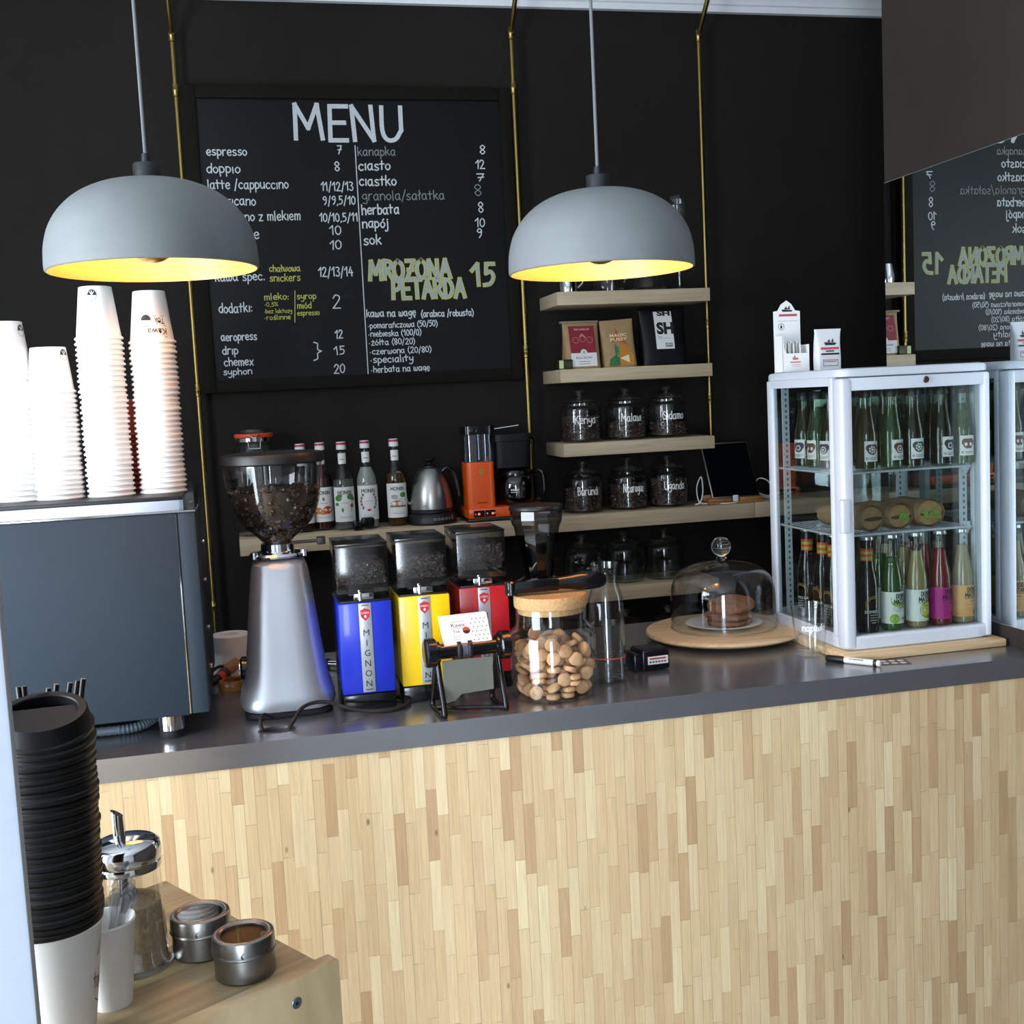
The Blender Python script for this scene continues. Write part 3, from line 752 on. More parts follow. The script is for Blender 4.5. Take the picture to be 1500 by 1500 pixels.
CAPP = pm('cap_pink', '#b8365f', .5, noise=.1)
def syrup(label, x, y, liq, dens, tr, level, art):
    t = thing('syrup_bottle', label, 'bottle', (x, y, zs), group='syrup bottles on the long shelf')
    bm = bm_(); R = .0355
    lathe(bm, [(0, .002), (R-.006, .001), (R, .007), (R, .155), (R-.001, .172), (R-.007, .19), (.0215, .206), (.0165, .222), (.0148, .25), (.0146, .277)], 32)
    obj('glass_body', bm, CLEAR, t)
    bm = bm_(); q = R-.0015; pr = [(0, .004), (q, .006), (q, .155), (q-.001, .172), (q-.007, .19), (.02, .206), (.015, .222), (.0133, .25)]
    pr = [p for p in pr if p[1] < level]; pr += [(pr[-1][0]*.985, level), (0, level)]
    lathe(bm, pr, 28); o = obj('syrup', bm, liquid('syrup_'+art, liq, dens, tr), t)
    bm = bm_(); lathe(bm, [(.0152, .274), (.0168, .275), (.0168, .284), (.0163, .286), (.0163, .299), (.015, .3005), (0, .3005)], 24)
    lathe(bm, [(.0166, .2905), (.0169, .2905), (.0169, .298), (.0166, .298)], 24, mi=1); obj('cap', bm, [PAPERW, CAPP], t)
    bm = bm_(); mf = on_cyl(R+.0007); m2 = on_cyl(R+.0012); m3 = on_cyl(R+.0016); c_ = 1.25*R
    patch(bm, -c_, c_, .03, .148, mf, 0, 16)
    write(bm, 'MONIN', -.0255, .124, .050, .0072, .0020, m2, 1)
    arts = {'carrot': 2, 'lime': 3, 'clear': 4, 'tea': 5}
    if art == 'carrot':
        disc(bm, -.02, .068, .012, m2, 2, 12, sx=1.3); disc(bm, .014, .07, .014, m2, 4, 12, sx=1.2); disc(bm, -.002, .062, .008, m2, 2, 10, sx=2)
        disc(bm, 0, .108, .006, m2, 5, 10, sx=.7)
    elif art == 'lime':
        for a, b, r in ((-.024, .11, .010), (.02, .114, .010), (-.03, .09, .006), (.032, .106, .006), (-.018, .118, .007)): disc(bm, a, b, r, m2, 3, 12, sx=1.3)
        disc(bm, .024, .084, .007, m2, 5, 10, sx=1.1); ribbon(bm, smooth_pts([(.022, .11, 0), (.026, .09, 0), (.02, .066, 0)], 5) and [(p.x, p.y) for p in smooth_pts([(.022, .11, 0), (.026, .09, 0), (.02, .066, 0)], 5)], .002, m3, 5)
        disc(bm, -.01, .07, .008, m2, 3, 10, sx=.5)
    elif art == 'clear':
        for s in (-1, 1):
            for k in range(5): disc(bm, s*(.014+.014*math.sin(.5+k*.55)), .072+.011*k, .0055, m2, 5, 8, sx=.8)
        disc(bm, .0, .064, .004, m2, 4, 8, sx=1.8)
    else:
        disc(bm, -.004, .078, .012, m2, 2, 12, sx=1.8); disc(bm, .02, .108, .009, m2, 3, 10, sx=1.4); disc(bm, -.012, .102, .008, m2, 6, 10, sx=1.6); patch(bm, -.03, .03, .066, .072, m3, 5, 6)
    patch(bm, -.012, .012, .0935, .0945, m2, 1, 2); patch(bm, -.02, .02, .043, .044, m2, 1, 4); patch(bm, -.02, .02, .048, .0485, m2, 1, 4)
    obj('label_print', bm, [PAPERW, INK, pm('art_orange', '#d07a2c', .6, noise=.2), pm('art_green', '#3f8a3a', .6, noise=.2), pm('art_red', '#b9412a', .6, noise=.2), pm('art_brown', '#7d6b4a', .6, noise=.2), pm('art_grey', '#a9aeb6', .6, noise=.2)], t, flat=True, fix=False)
    bm = bm_(); patch(bm, -.016, .016, .226, .262, on_cyl(.0158), 0, 8); patch(bm, -.008, .008, .24, .242, on_cyl(.0161), 1, 4); obj('neck_label', bm, [PAPERW, INK], t, flat=True, fix=False)
syrup('syrup bottle mostly hidden behind the beans of the silver grinder', .190, -.13, '#20120b', .85, '#3a1d10', .2, 'tea')
syrup('dark red-brown syrup bottle just behind the lime-label bottle', .258, -.105, '#3a160e', .8, '#5a2413', .185, 'carrot')
syrup('clear syrup bottle with a white label showing green limes', .327, -.155, '#c9d0cc', .12, '#dfe6e2', .172, 'lime')
syrup('cloudy pale syrup bottle with a wreath of leaves on its label', .408, -.145, '#b9c0b6', .5, '#d4dcd4', .21, 'clear')
syrup('amber syrup bottle next to the steel kettle', .509, -.135, '#7a5a28', .25, '#c09a58', .182, 'amber')

t = thing('power_adapter', 'small black plug adapter lying at the shelf edge before the bottles', 'power adapter', (.383, -.205, zs), .2)
bm = bm_(); bx(bm, -.036, -.006, -.014, .014, .001, .03, .004); bx(bm, -.006, .036, -.011, .011, .006, .042, .005); obj('body', bm, BLACK_GLOSS, t)
bm = bm_(); tube(bm, [(-.036, -.005, .01), (-.05, -.006, .01)], .002, 6); tube(bm, [(-.036, .006, .01), (-.05, .007, .01)], .002, 6); obj('pin', bm, BLACK, t)

t = thing('gooseneck_kettle', 'brushed steel gooseneck kettle with black handle on its black base', 'kettle', (.628, -.145, zs))
KST = brushed('kettle_steel', '#a9a8a6', .3, (90, 90, 2))
bm = bm_(); lathe(bm, [(0, .001), (.083, .001), (.087, .006), (.086, .02), (.08, .034), (.076, .038), (0, .038)], 44); obj('power_base', bm, BLACK, t)
bm = bm_(); mf = on_cyl(.0866, .25)
for k in range(5): patch(bm, -.03+.014*k, -.021+.014*k, .017, .024, mf, 0, 2); patch(bm, -.0285+.014*k, -.0225+.014*k, .0185, .0225, on_cyl(.0868, .25), 1, 2)
patch(bm, .042, .05, .016, .03, mf, 0, 2); patch(bm, .0435, .0485, .018, .028, on_cyl(.0868, .25), 1, 2)
obj('buttons', bm, [pm('button_grey', '#a7adb0', .5, noise=.1), BLACK], t, flat=True, fix=False)
bm = bm_(); lathe(bm, [(0, .0385), (.0735, .0385), (.0755, .041), (.0755, .05), (.0735, .051)], 44); lathe(bm, [(.0735, .051), (.0755, .0535), (.0752, .075), (.072, .105), (.064, .14), (.052, .17), (.038, .19), (.028, .196), (0, .196)], 44, mi=1)
obj('body', bm, [BLACK, KST], t)
bm = bm_(); lathe(bm, [(0, .196), (.026, .196), (.026, .2), (.012, .205), (.009, .21), (.012, .216), (.021, .221), (.022, .226), (.018, .229), (0, .229)], 28); obj('lid_knob', bm, BLACK, t)
bm = bm_(); tube(bm, [(-.070, 0, .07), (-.086, 0, .082), (-.090, -.002, .12), (-.094, -.004, .16), (-.104, -.006, .182), (-.118, -.008, .184)], .0055, 10, smooth=6); obj('spout', bm, KST, t)
bm = bm_(); tube(bm, [(.04, -.012, .178), (.058, -.014, .19), (.08, -.016, .172), (.09, -.018, .135), (.096, -.02, .09)], .008, 10, smooth=6); obj('handle', bm, BLACK_GLOSS, t)
bm = bm_(); mf = on_cyl(.0757); disc(bm, .012, .068, .006, mf, 0, 16, r0=.005); patch(bm, -.046, -.026, .0655, .0672, mf, 0, 4); patch(bm, .022, .036, .0655, .0668, mf, 0, 3); obj('mark', bm, pm('etched_grey', '#5c5c5c', .6), t, flat=True, fix=False)

t = thing('coffee_maker', 'orange drip coffee maker with a glass carafe on the long shelf', 'coffee maker', (.738, -.20, zs))
ORA = pm('orange_enamel', '#ee5a12', .32, noise=.06, coat=.3)
bm = bm_(); bx(bm, 0, .288, -.035, .125, .001, .012, .003); obj('foot_plate', bm, BLACK, t)
bm = bm_(); bx(bm, .004, .286, -.032, .122, .012, .048, .006); obj('base', bm, ORA, t)
bm = bm_(); bx(bm, .022, .06, -.0335, -.0325, .017, .04); bx(bm, .062, .098, -.0335, -.0325, .017, .04); obj('switch_panel', bm, BLACK_GLOSS, t)
bm = bm_(); disc(bm, .04, .028, .004, on_plane(-.0338)); disc(bm, .088, .028, .004, on_plane(-.0338)); obj('pilot_light', bm, emit('pilot_red', '#ff5a3a', 2.0), t, flat=True, fix=False)
bm = bm_(); disc(bm, .028, .028, .0022, on_plane(-.0338), n=10, r0=.0012); disc(bm, .069, .029, .003, on_plane(-.0338), n=10); disc(bm, .095, .029, .0022, on_plane(-.0338), n=10); obj('switch_mark', bm, PAPERW, t, flat=True, fix=False)
bm = bm_(); loft(bm, [sq_ring(.050, .05, z, 7, 44, (.056, .03)) for z in (.048, .052, .2, .206)]); obj('tower', bm, ORA, t)
bm = bm_(); disc(bm, .058, .172, .0095, on_plane(-.0206), 0, 20, sx=.85); write(bm, '1', .0555, .168, .004, .005, .001, on_plane(-.021), 1)
ftext(bm, 'moccamaster', .058, .066, .0055, .034, on_plane(-.0206), 2, .02); patch(bm, .048, .068, .0495, .0508, on_plane(-.0206), 2, 1)
obj('badge', bm, [pm('badge_olive', '#a8a24a', .4, .3, noise=.1), INK, pm('print_dark_orange', '#6b240c', .6)], t, flat=True, fix=False)
bm = bm_(); loft(bm, [sq_ring(.053, .052, z, 6, 44, (.058, .03)) for z in (.208, .212, .222, .30)], cap1=False); lathe(bm, [(0, .213), (.014, .213), (.014, .3), (0, .3)], 16, (.062, .03, 0)); obj('water_tank', bm, glass('tank_plastic', (.72, .76, .82), .12, .05), t)
bm = bm_(); loft(bm, [sq_ring(.056, .055, z, 6, 44, (.058, .03)) for z in (.301, .304, .324, .33)]); bx(bm, .02, .05, -.03, -.022, .304, .325, .002); obj('tank_lid', bm, BLACK_GLOSS, t)
bm = bm_(); tube(bm, [(.108, .02, .314), (.125, .018, .316), (.205, .012, .324)], .004, 8, smooth=4); obj('outlet_arm', bm, CHROME, t)
bm = bm_(); loft(bm, [sq_ring(.056, .056, .297, 5, 44, (.178, .04)), sq_ring(.07, .058, .296, 6, 44, (.178, .04)), sq_ring(.07, .058, .272, 6, 44, (.178, .04)), sq_ring(.066, .056, .27, 6, 44, (.178, .04)), sq_ring(.063, .054, .18, 6, 44, (.176, .04)), sq_ring(.04, .04, .172, 3, 44, (.174, .04))])
tube(bm, [(.24, .03, .285), (.262, .02, .28), (.266, .02, .25)], .006, 8, smooth=4); obj('brew_basket', bm, pm('basket_black', '#08090b', .5, spec=.3, noise=.1), t)
ca = bm_(); lathe(ca, [(0, .05), (.062, .05), (.068, .056), (.071, .075), (.071, .118), (.064, .145), (.058, .15)], 40, (.194, .045, 0)); car = obj('carafe', ca, glass('smoked_carafe', (.42, .43, .43), .09), t)
bm = bm_(); lathe(bm, [(.055, .146), (.0605, .146), (.0615, .16), (.058, .168), (0, .17)], 36, (.194, .045, 0)); obj('carafe_lid', bm, BLACK_GLOSS, car)
bm = bm_(); tube(bm, [(.25, .02, .162), (.276, -.002, .16), (.282, -.01, .12), (.277, -.01, .075), (.258, .005, .066)], .0075, 8, smooth=5); obj('carafe_handle', bm, BLACK_GLOSS, car)
bm = bm_(); mf = on_cyl(.0717, -.30, .194, .045); ftext(bm, 'moccamaster', 0, .103, .009, .03, mf, 0, .02); patch(bm, -.015, .015, .093, .0945, mf); obj('carafe_print', bm, PAPERW, car, flat=True, fix=False)

t = thing('tablet', 'black-screened silver tablet leaning back in its wooden stand', 'tablet', (1.752, -.185, zs), 0)
T = Matrix.Translation((.0, 0, .018)) @ Matrix.Rotation(math.radians(-28), 4, 'X')
def tf(bm, M):
    for v in bm.verts: v.co = M @ v.co
    return bm
R_ = Matrix.Rotation(0, 4, 'Y')
bm = bm_(); bx(bm, -.094, .094, .0, .0065, 0, .225, .003); tf(bm, T @ R_); obj('body', bm, brushed('tablet_silver', '#b4b0a8', .35, (50, 50, 50)), t)
bm = bm_(); bx(bm, -.089, .089, -.001, .0, .006, .219); tf(bm, T @ R_); obj('screen', bm, pm('black_screen', '#07090c', .06, noise=.0), t)
t2 = thing('tablet_stand', 'wooden stand holding up the tablet', 'stand', (1.735, -.19, zs), 0)
bm = bm_(); bx(bm, -.105, .105, -.035, .075, 0, .008, .003); bx(bm, -.105, -.018, -.03, -.004, .008, .021, .003); bx(bm, .018, .105, -.03, -.004, .008, .021, .003); bx(bm, -.1, .1, .035, .05, .008, .03, .003); obj('wooden_base', bm, wood('stand_wood', '#8a5a30', '#b07c48', (8, 90, 90), .45), t2)
CABW = pm('white_cable', '#dcdcda', .45, noise=.03)
bm = bm_(); bx(bm, 1.725, 1.745, -.218, -.21, zs+.006, zs+.03, .002); tube(bm, [(1.735, -.214, zs+.012), (1.733, -.228, zs+.004), (1.70, -.232, zs+.003), (1.668, -.222, zs+.003)], .0022, 6, smooth=6)
tag(obj('charging_cable', bm, CABW), 'short white charging cable plugged into the tablet from below', 'cable')
bm = bm_(); tube(bm, [(1.845, -.1, zs+.02), (1.87, -.12, zs+.075), (1.905, -.14, zs+.06), (1.9, -.15, zs+.01), (1.87, -.16, zs+.012), (1.85, -.15, zs+.03), (1.87, -.14, zs+.02), (1.91, -.15, zs+.006), (1.93, -.16, zs+.003)], .0024, 6, smooth=8)
tag(obj('charging_cable', bm, CABW), 'white cable looping on the shelf right of the tablet', 'cable')
bm = bm_(); tube(bm, [(1.60, -.17, zs+.003), (1.585, -.2, zs+.004), (1.60, -.21, zs+.012), (1.615, -.2, zs+.05), (1.622, -.17, zs+.1), (1.612, -.15, zs+.06), (1.608, -.18, zs+.01), (1.63, -.205, zs+.004)], .0024, 6, smooth=8)
tag(obj('charging_cable', bm, CABW), 'white cable bunched between the Uganda jar and the tablet', 'cable')

# ---------------------------------------------------------------- bar counter
CT = 1.0
t = thing('bar_counter', 'long bar counter with a steel worktop and a birch stave front', 'counter', (0, 0, 0))
bm = bm_(); hx, hy, hr = .030, -1.748, .036
yF, yB = -1.826, -1.03
bx(bm, -2.08, hx-.06, yF, yB, .952, CT); bx(bm, hx+.06, W-.002, yF, yB, .952, CT)
bx(bm, hx-.06, hx-hr, yF, yB, .952, CT); bx(bm, hx+hr, hx+.06, yF, yB, .952, CT)
hp_ = [(hr*math.cos(PI-PI*k/16), .62*hr*math.sin(PI*k/16)) for k in range(17)]
for (ua, va), (ub, vb) in zip(hp_, hp_[1:]):
    prism(bm, [(hx+ua, hy+va), (hx+ub, hy+vb), (hx+ub, yB), (hx+ua, yB)], .952, CT); prism(bm, [(hx+ua, yF), (hx+ub, yF), (hx+ub, hy-vb), (hx+ua, hy-va)], .952, CT)
obj('worktop', bm, brushed('worktop_steel', '#9d9ea4', .25, (2, 140, 140), .82, .1), t, ang=20)
bm = bm_(); bx(bm, -2.08, W-.002, -1.822, -1.79, 0, .952); obj('stave_front', bm, strips('birch_staves'), t)
bm = bm_(); bx(bm, -2.08, W-.002, -1.79, -1.05, .90, .93); bx(bm, -2.08, W-.002, -1.08, -1.05, 0, .93); obj('carcass', bm, PINE, t)
bm = bm_(); lathe(bm, [(.0365, CT+.0004), (.039, CT+.0012), (.0355, CT+.0012), (.0345, CT-.004)], 28, (0, 0, 0), 0, Matrix.Diagonal((1, .62, 1, 1)))
for v in bm.verts: v.co += Vector((hx, hy, 0))
obj('cable_grommet', bm, pm('grommet_grey', '#5c5c5e', .4, .6), t)

# ---------------------------------------------------------------- pendant lamps
CONC = pm('concrete_shade', '#787d7f', .7, noise=.18, nscale=10, bump=.2)
GOLD = pm('gold_lining', '#dcb676', .45, .4, noise=.0)
def pendant(label, x, y, z):
    t = thing('pendant_lamp', label, 'lamp', (x, y, z), group='pendant lamps')
    R = .185; H = .150
    prof = [(R-.004, 0), (R, .003), (R, .02), (R*.985, .045), (R*.93, .075), (R*.82, .103), (R*.66, .126), (R*.45, .142), (R*.22, .149), (.0, .150)]
    prof = [(p.x, p.y*1.065) for p in smooth_pts([(a, b, 0) for a, b in prof], 4)]; prof[-1] = (0, .160)
    bm = bm_(); lathe(bm, prof, 72); obj('lamp_shade', bm, CONC, t)
    bm = bm_(); lathe(bm, [(R-.004, 0)]+[(max(0, r-.0055), max(.002, z_-.0055)) for r, z_ in prof[7:]], 72); obj('shade_lining', bm, GOLD, t)
    bm = bm_(); lathe(bm, [(0, .158), (.0235, .158), (.0235, .186), (.0225, .188), (.008, .190), (.007, .205), (0, .206)], 28); obj('lamp_cap', bm, pm('cap_dark', '#1e2226', .5, noise=.1), t)
    bm = bm_(); tube(bm, [(0, 0, .203), (0, 0, 3.2-z-.02)], .0033, 10); obj('cable', bm, CABLE, t)
    bm = bm_(); cyl(bm, .045, 3.2-z-.025, 3.2-z, 28); obj('ceiling_rose', bm, pm('cap_dark', '#1e2226'), t)
    bm = bm_(); lathe(bm, [(.0455*math.cos(a), .060+.0455*math.sin(a)) for a in [PI*k/20 for k in range(9)]]+[(.014, .104), (.014, .14)], 32)
    bl = obj('bulb', bm, BULB, t)
    bm = bm_(); lathe(bm, [(.046*math.cos(a), .060+.046*math.sin(a)) for a in [-PI*k/20 for k in range(10)]]+[(0, .014)], 32); obj('mirrored_crown', bm, pm('crown_gold', '#d9b066', .3, .9), bl)
BULB = emit('bulb_glow', '#ffffff', 95.0); BULB.node_tree.nodes['Principled BSDF'].inputs['Emission Color'].default_value = (1, .51, .20, 1)
CABLE, N_, L_, b_ = newmat('woven_cable')
tc = N_.new('ShaderNodeTexCoord'); wv = N_.new('ShaderNodeTexWave'); wv.bands_direction = 'DIAGONAL'; wv.inputs['Scale'].default_value = 170
rp = N_.new('ShaderNodeValToRGB'); rp.color_ramp.elements[0].color = S('#3f4245'); rp.color_ramp.elements[1].color = S('#8d9093')
L_.new(tc.outputs['Object'], wv.inputs[0]); L_.new(wv.outputs[0], rp.inputs[0]); L_.new(rp.outputs[0], b_.inputs['Base Color']); b_.inputs['Roughness'].default_value = .8
pendant('grey dome pendant lamp with golden inside, hanging above the paper cups', -.1315, -1.938, 1.9140)
pendant('grey dome pendant lamp with golden inside, hanging before the wall shelves', .7235, -1.89, 1.8985)

# ---------------------------------------------------------------- espresso machine
t = thing('espresso_machine', 'dark slate espresso machine seen from its plain back, stacked with cups', 'espresso machine', (-.10, -1.76, CT))
SL = pm('slate_panel', '#26323d', .6, 0, spec=.3, noise=.06, nscale=40)
SD = pm('slate_dark', '#1a1f25', .4, .1, noise=.06)
bm = bm_(); bx(bm, -.82, -.038, 0, .50, .052, .462, .004); obj('back_panel', bm, SL, t)
bm = bm_(); bx(bm, -.0365, 0, .001, .50, .054, .462, .004, 2); obj('corner_trim', bm, SL, t)
bm = bm_(); bx(bm, -.0385, -.0363, -.0008, .004, .056, .46); obj('chrome_seam', bm, CHROME, t)
bm = bm_(); bx(bm, -.82, .001, -.001, .5, .462, .466, .001); obj('chrome_rail', bm, CHROME, t)
bm = bm_(); bx(bm, -.82, -.022, .012, .5, .466, .487); obj('cup_tray_wall', bm, brushed('tray_steel', '#85858a', .35, (2, 90, 90)), t)
bm = bm_(); bx(bm, -.82, -.022, .004, .5, .487, .4955, .002); obj('cup_tray', bm, SD, t)
bm = bm_(); bx(bm, -.03, .0, .004, .006, .466, .50); bx(bm, -.002, 0, .004, .3, .466, .50); obj('clear_guard', bm, CLEARP, t)
for fx, fy in ((-.08, .055), (-.08, .43), (-.74, .055), (-.74, .43)):
    bm = bm_(); lathe(bm, [(.0, .052), (.026, .052), (.026, .016), (.023, .014), (.0, .014)], 28); ft = obj('foot', bm, CHROME, t, (fx, fy, 0))
    bm = bm_(); lathe(bm, [(0, .0), (.024, .0), (.0255, .005), (.0235, .0142), (0, .0142)], 28); obj('foot_pad', bm, RUBBER, ft)
bm = bm_()
for z in (.12, .2, .3, .38): cyl(bm, .006, 0, .006, 12, (0, 0, 0), 0, 0, Matrix.Rotation(PI/2, 4, 'Y') ) ; [setattr(v, 'co', v.co+Vector((.0, .12+.2*z, z))) for v in bm.verts if v.co.z < .05 and v.co.y < .05]
obj('side_knob', bm, CHROME, t)
bm = bm_(); pts = [(-.48, -1.655, 1.012), (-.33, -1.66, 1.012), (-.26, -1.655, 1.012), (-.225, -1.63, 1.018), (-.21, -1.60, 1.030), (-.205, -1.58, 1.041)]
P_ = smooth_pts(pts, 14); tube(bm, P_, .010, 12, radii=[.0105 if i % 2 else .0088 for i in range(len(P_))])
tag(obj('drain_hose', bm, pm('hose_grey', '#5a6670', .5, noise=.1)), 'grey ribbed drain hose lying under the espresso machine', 'hose')

# paper cups stacked upside down on the machine
def cup_mesh(name, rr, rt, h, mat):
    bm = bm_(); lathe(bm, [(rr-.003, .004), (rr-.0005, .005), (rr+.0014, .003), (rr+.0014, .0008), (rr-.0005, -.0008), (rr-.003, 0), (rr-.0028, .003)], 36)
    lathe(bm, [(rr-.002, .003), (rt, h-.001), (rt-.0012, h), (rt-.0022, h-.0008), (rt-.0022, h-.006), (0, h-.0065)], 36)
    return bm
CUPW = pm('cup_paper', '#ecebe9', .5, noise=.02)
ZT = CT+.4958
def stack(label, toplabel, x, y, n, pitch, rr, rt, h, grp, mat=CUPW, logo=None, la=0.0, name='paper_cup', jit=.0012):
    src = None
    for k in range(n):
        last = k == n-1; z = ZT+k*pitch; jx, jy = rnd.uniform(-jit, jit), rnd.uniform(-jit, jit)
        if src is None:
            o = obj(name, cup_mesh(name, rr, rt, h, mat), mat, None, (x, y, z)); src = o
        else:
            o = src.copy(); C.objects.link(o); o.location = (x+jx, y+jy, z)
        tag(o, toplabel if last else label, 'cup', grp)
        if last and logo:
            bm = bm_()
            def mf(u, v):
                r = rr+(rt-rr)*v/h+.0006; a = la+u/rr
                return (r*math.sin(a), -r*math.cos(a), v)
            def mf2(u, v):
                r = rr+(rt-rr)*v/h+.0010; a = la+u/rr
                return (r*math.sin(a), -r*math.cos(a), v)
            if logo == 1:
                q = h*.82
                disc(bm, 0, q, .0118, mf, 0, 22, 0, PI); disc(bm, 0, q, .0118, mf, 0, 26, PI, 2*PI, r0=.0110)
                for a in (.9, 1.57, 2.2): ribbon(bm, [(0, q), (.009*math.cos(a), q+.009*math.sin(a))], .0016, mf2, 1)
            elif logo == 2:
                disc(bm, -.014, h*.42, .0115, mf, 0, 22, 0, PI); disc(bm, -.014, h*.42, .0115, mf, 0, 26, PI, 2*PI, r0=.0107)
                for v in (.50, .315, .10): ribbon(bm, [(-.014 if v < .4 else .001, h*v), (.031, h*v)], .0009, mf)
                ftext(bm, 'Tok', .017, h*.41, .0125, .024, mf, 0, 0, PI); ftext(bm, 'Kawa', .010, h*.205, .0125, .042, mf, 0, 0, PI)
                disc(bm, .0165, h*.405, .004, mf2, 0, 12, PI, 2*PI); disc(bm, .0175, h*.20, .004, mf2, 0, 12, PI/2, 3*PI/2)
            obj('printed_logo', bm, [INK, PAPERW], o, flat=True, fix=False)
    return src
stack('white paper cup in the upside-down stack cut by the left photo edge', 'topmost upside-down cup of the stack at the left photo edge', -.448, -1.60, 24, .0112, .0455, .032, .105, 'cups in the leftmost stack', logo=1, la=1.15)
stack('white paper cup in the lowest of the four stacks', 'topmost cup of the lowest of the four white stacks', -.369, -1.615, 23, .0098, .047, .0345, .092, 'cups in the lowest stack', logo=1, la=1.05)
stack('white paper cup in the tall stack under the left lamp', 'topmost cup of the tallest stack, with a half-dark round emblem', -.269, -1.62, 31, .01065, .0465, .0322, .106, 'cups in the tallest stack', logo=1, la=-.1)
stack('white paper cup in the rightmost stack on the espresso machine', 'topmost cup of the rightmost stack, with Kawa printed upside down', -.166, -1.61, 30, .01065, .0465, .0322, .106, 'cups in the rightmost stack', logo=2, la=.12)
stack('brick red cup in the low stack behind the two tall white stacks', 'topmost brick red cup behind the two tall white stacks', -.225, -1.44, 12, .0108, .042, .03, .08, 'brick red cups', pm('cup_red', '#c04a34', .5, noise=.05), name='paper_cup')
stack('brown paper cup in the low stack behind the two left white stacks', 'topmost brown cup behind the two left white stacks', -.425, -1.44, 4, .0108, .042, .03, .08, 'brown cups', pm('cup_brown', '#b08a60', .6, noise=.1), name='paper_cup')

# ---------------------------------------------------------------- big silver grinder
gx, gy = .061, -1.57
t = thing('coffee_grinder', 'tall silver coffee grinder with a wide clear bean hopper', 'coffee grinder', (gx, gy, CT))
SILV = pm('silver_paint', '#bcc5d0', .42, .75, noise=.0)
bm = bm_(); loft(bm, [sq_ring(a, b, z, e, 56) for a, b, z, e in ((.088, .092, .012, 3.6), (.098, .1, .016, 3.6), (.1035, .104, .026, 3.3), (.1, .1, .045, 3.1), (.0925, .094, .07, 3.1), (.0855, .089, .11, 3.1), (.0785, .084, .165, 3.1), (.0725, .079, .22, 3.1), (.066, .073, .275, 3.1), (.061, .068, .31, 3), (.056, .063, .325, 4), (.045, .05, .334, 3.6), (.03, .03, .336, 3))]); obj('body', bm, SILV, t)
bm = bm_(); loft(bm, [sq_ring(.09, .092, .0, 5, 40), sq_ring(.094, .096, .004, 5, 40), sq_ring(.094, .096, .013, 5, 40)]); obj('rubber_foot', bm, RUBBER, t)
bm = bm_(); lathe(bm, [(0, .336), (.05, .336), (.062, .338), (.064, .342), (.06, .347), (.045, .348), (.037, .35), (.036, .366), (0, .366)], 40)
for k in range(3):
    a = -.5+k*2.1; cyl(bm, .008, .338, .352, 12, (.061*math.cos(a), .061*math.sin(a), 0))
obj('collar', bm, CHROME, t)
bm = bm_(); hp = [(.033, .352), (.033, .372), (.05, .388), (.075, .411), (.0925, .445), (.101, .487), (.1075, .545)]
HP = [(p.x, p.y) for p in smooth_pts([(a, b, 0) for a, b in hp], 4)]
lathe(bm, HP, 56); lathe(bm, [(max(.001, a-.0025), b+.001) for a, b in HP], 56); obj('hopper', bm, glass('hopper_plastic', (.93, .93, .935), .045), t)
bm = bm_(); lathe(bm, [(0, .54), (.108, .54), (.1125, .543), (.1125, .556), (.110, .562), (.09, .565), (0, .566)], 56); obj('hopper_lid', bm, BLACK, t)
bm = bm_(); tube(bm, [(.03, -.03, .368), (.088, -.05, .371)], .0035, 8); bx(bm, .082, .1, -.058, -.042, .362, .379, .002); obj('lever', bm, BLACK, t)
M_ = Matrix.Rotation(-PI/2, 4, 'Y')
bm = bm_(); lathe(bm, [(0, .0), (.026, 0), (.026, .016), (.02, .02), (0, .02)], 28, (-.078, -.01, .098), 0, M_); lathe(bm, [(.013, .0205), (.017, .0205), (.017, .0225), (.013, .0225)], 24, (-.078, -.01, .098), 1, M_); obj('dial', bm, [BLACK_GLOSS, CHROME], t)
bm = bm_(); HB = [(0, .354), (.028, .354), (.028, .374), (.045, .391), (.069, .413), (.087, .447), (.094, .482), (0, .478)]
lathe(bm, HB, 36); pts = []
for i in range(520):
    z = rnd.uniform(.375, .487); r = next(a+(b-a)*(z-u)/(v-u) for (a, u), (b, v) in zip(hp, hp[1:]) if u <= z <= v+1e-6)-.0075; a = rnd.uniform(0, 2*PI); pts.append((r*math.cos(a), r*math.sin(a), z))
for i in range(160): a = rnd.uniform(0, 2*PI); r = .09*math.sqrt(rnd.random()); pts.append((r*math.cos(a), r*math.sin(a), .482+rnd.uniform(0, .006)))
beans(bm, pts, .0064)
tag(obj('coffee_beans', bm, BEAN, None, (gx, gy, CT)), 'dark coffee beans heaped in the hopper of the silver grinder', 'coffee beans', None, 'stuff')
bm = bm_(); tube(bm, [(hx-.025, hy+.004, .93), (hx-.027, hy+.006, .99), (hx-.033, hy+.012, 1.012), (hx-.026, hy+.03, 1.026), (hx-.008, -1.69, 1.012)], .0042, 8, smooth=6)
tube(bm, [(hx+.018, hy-.002, .93), (hx+.022, hy, .99), (hx+.035, hy+.012, 1.012), (.09, -1.705, 1.032), (.135, -1.695, 1.034), (.2, -1.705, 1.012), (.262, -1.71, 1.005), (.300, -1.69, 1.005), (.318, -1.65, 1.006), (.295, -1.6, 1.006), (.24, -1.47, 1.006)], .0042, 8, smooth=8)
tag(obj('power_cable', bm, RUBBER), 'black power cord coming out of the round hole in the steel worktop', 'power cord')

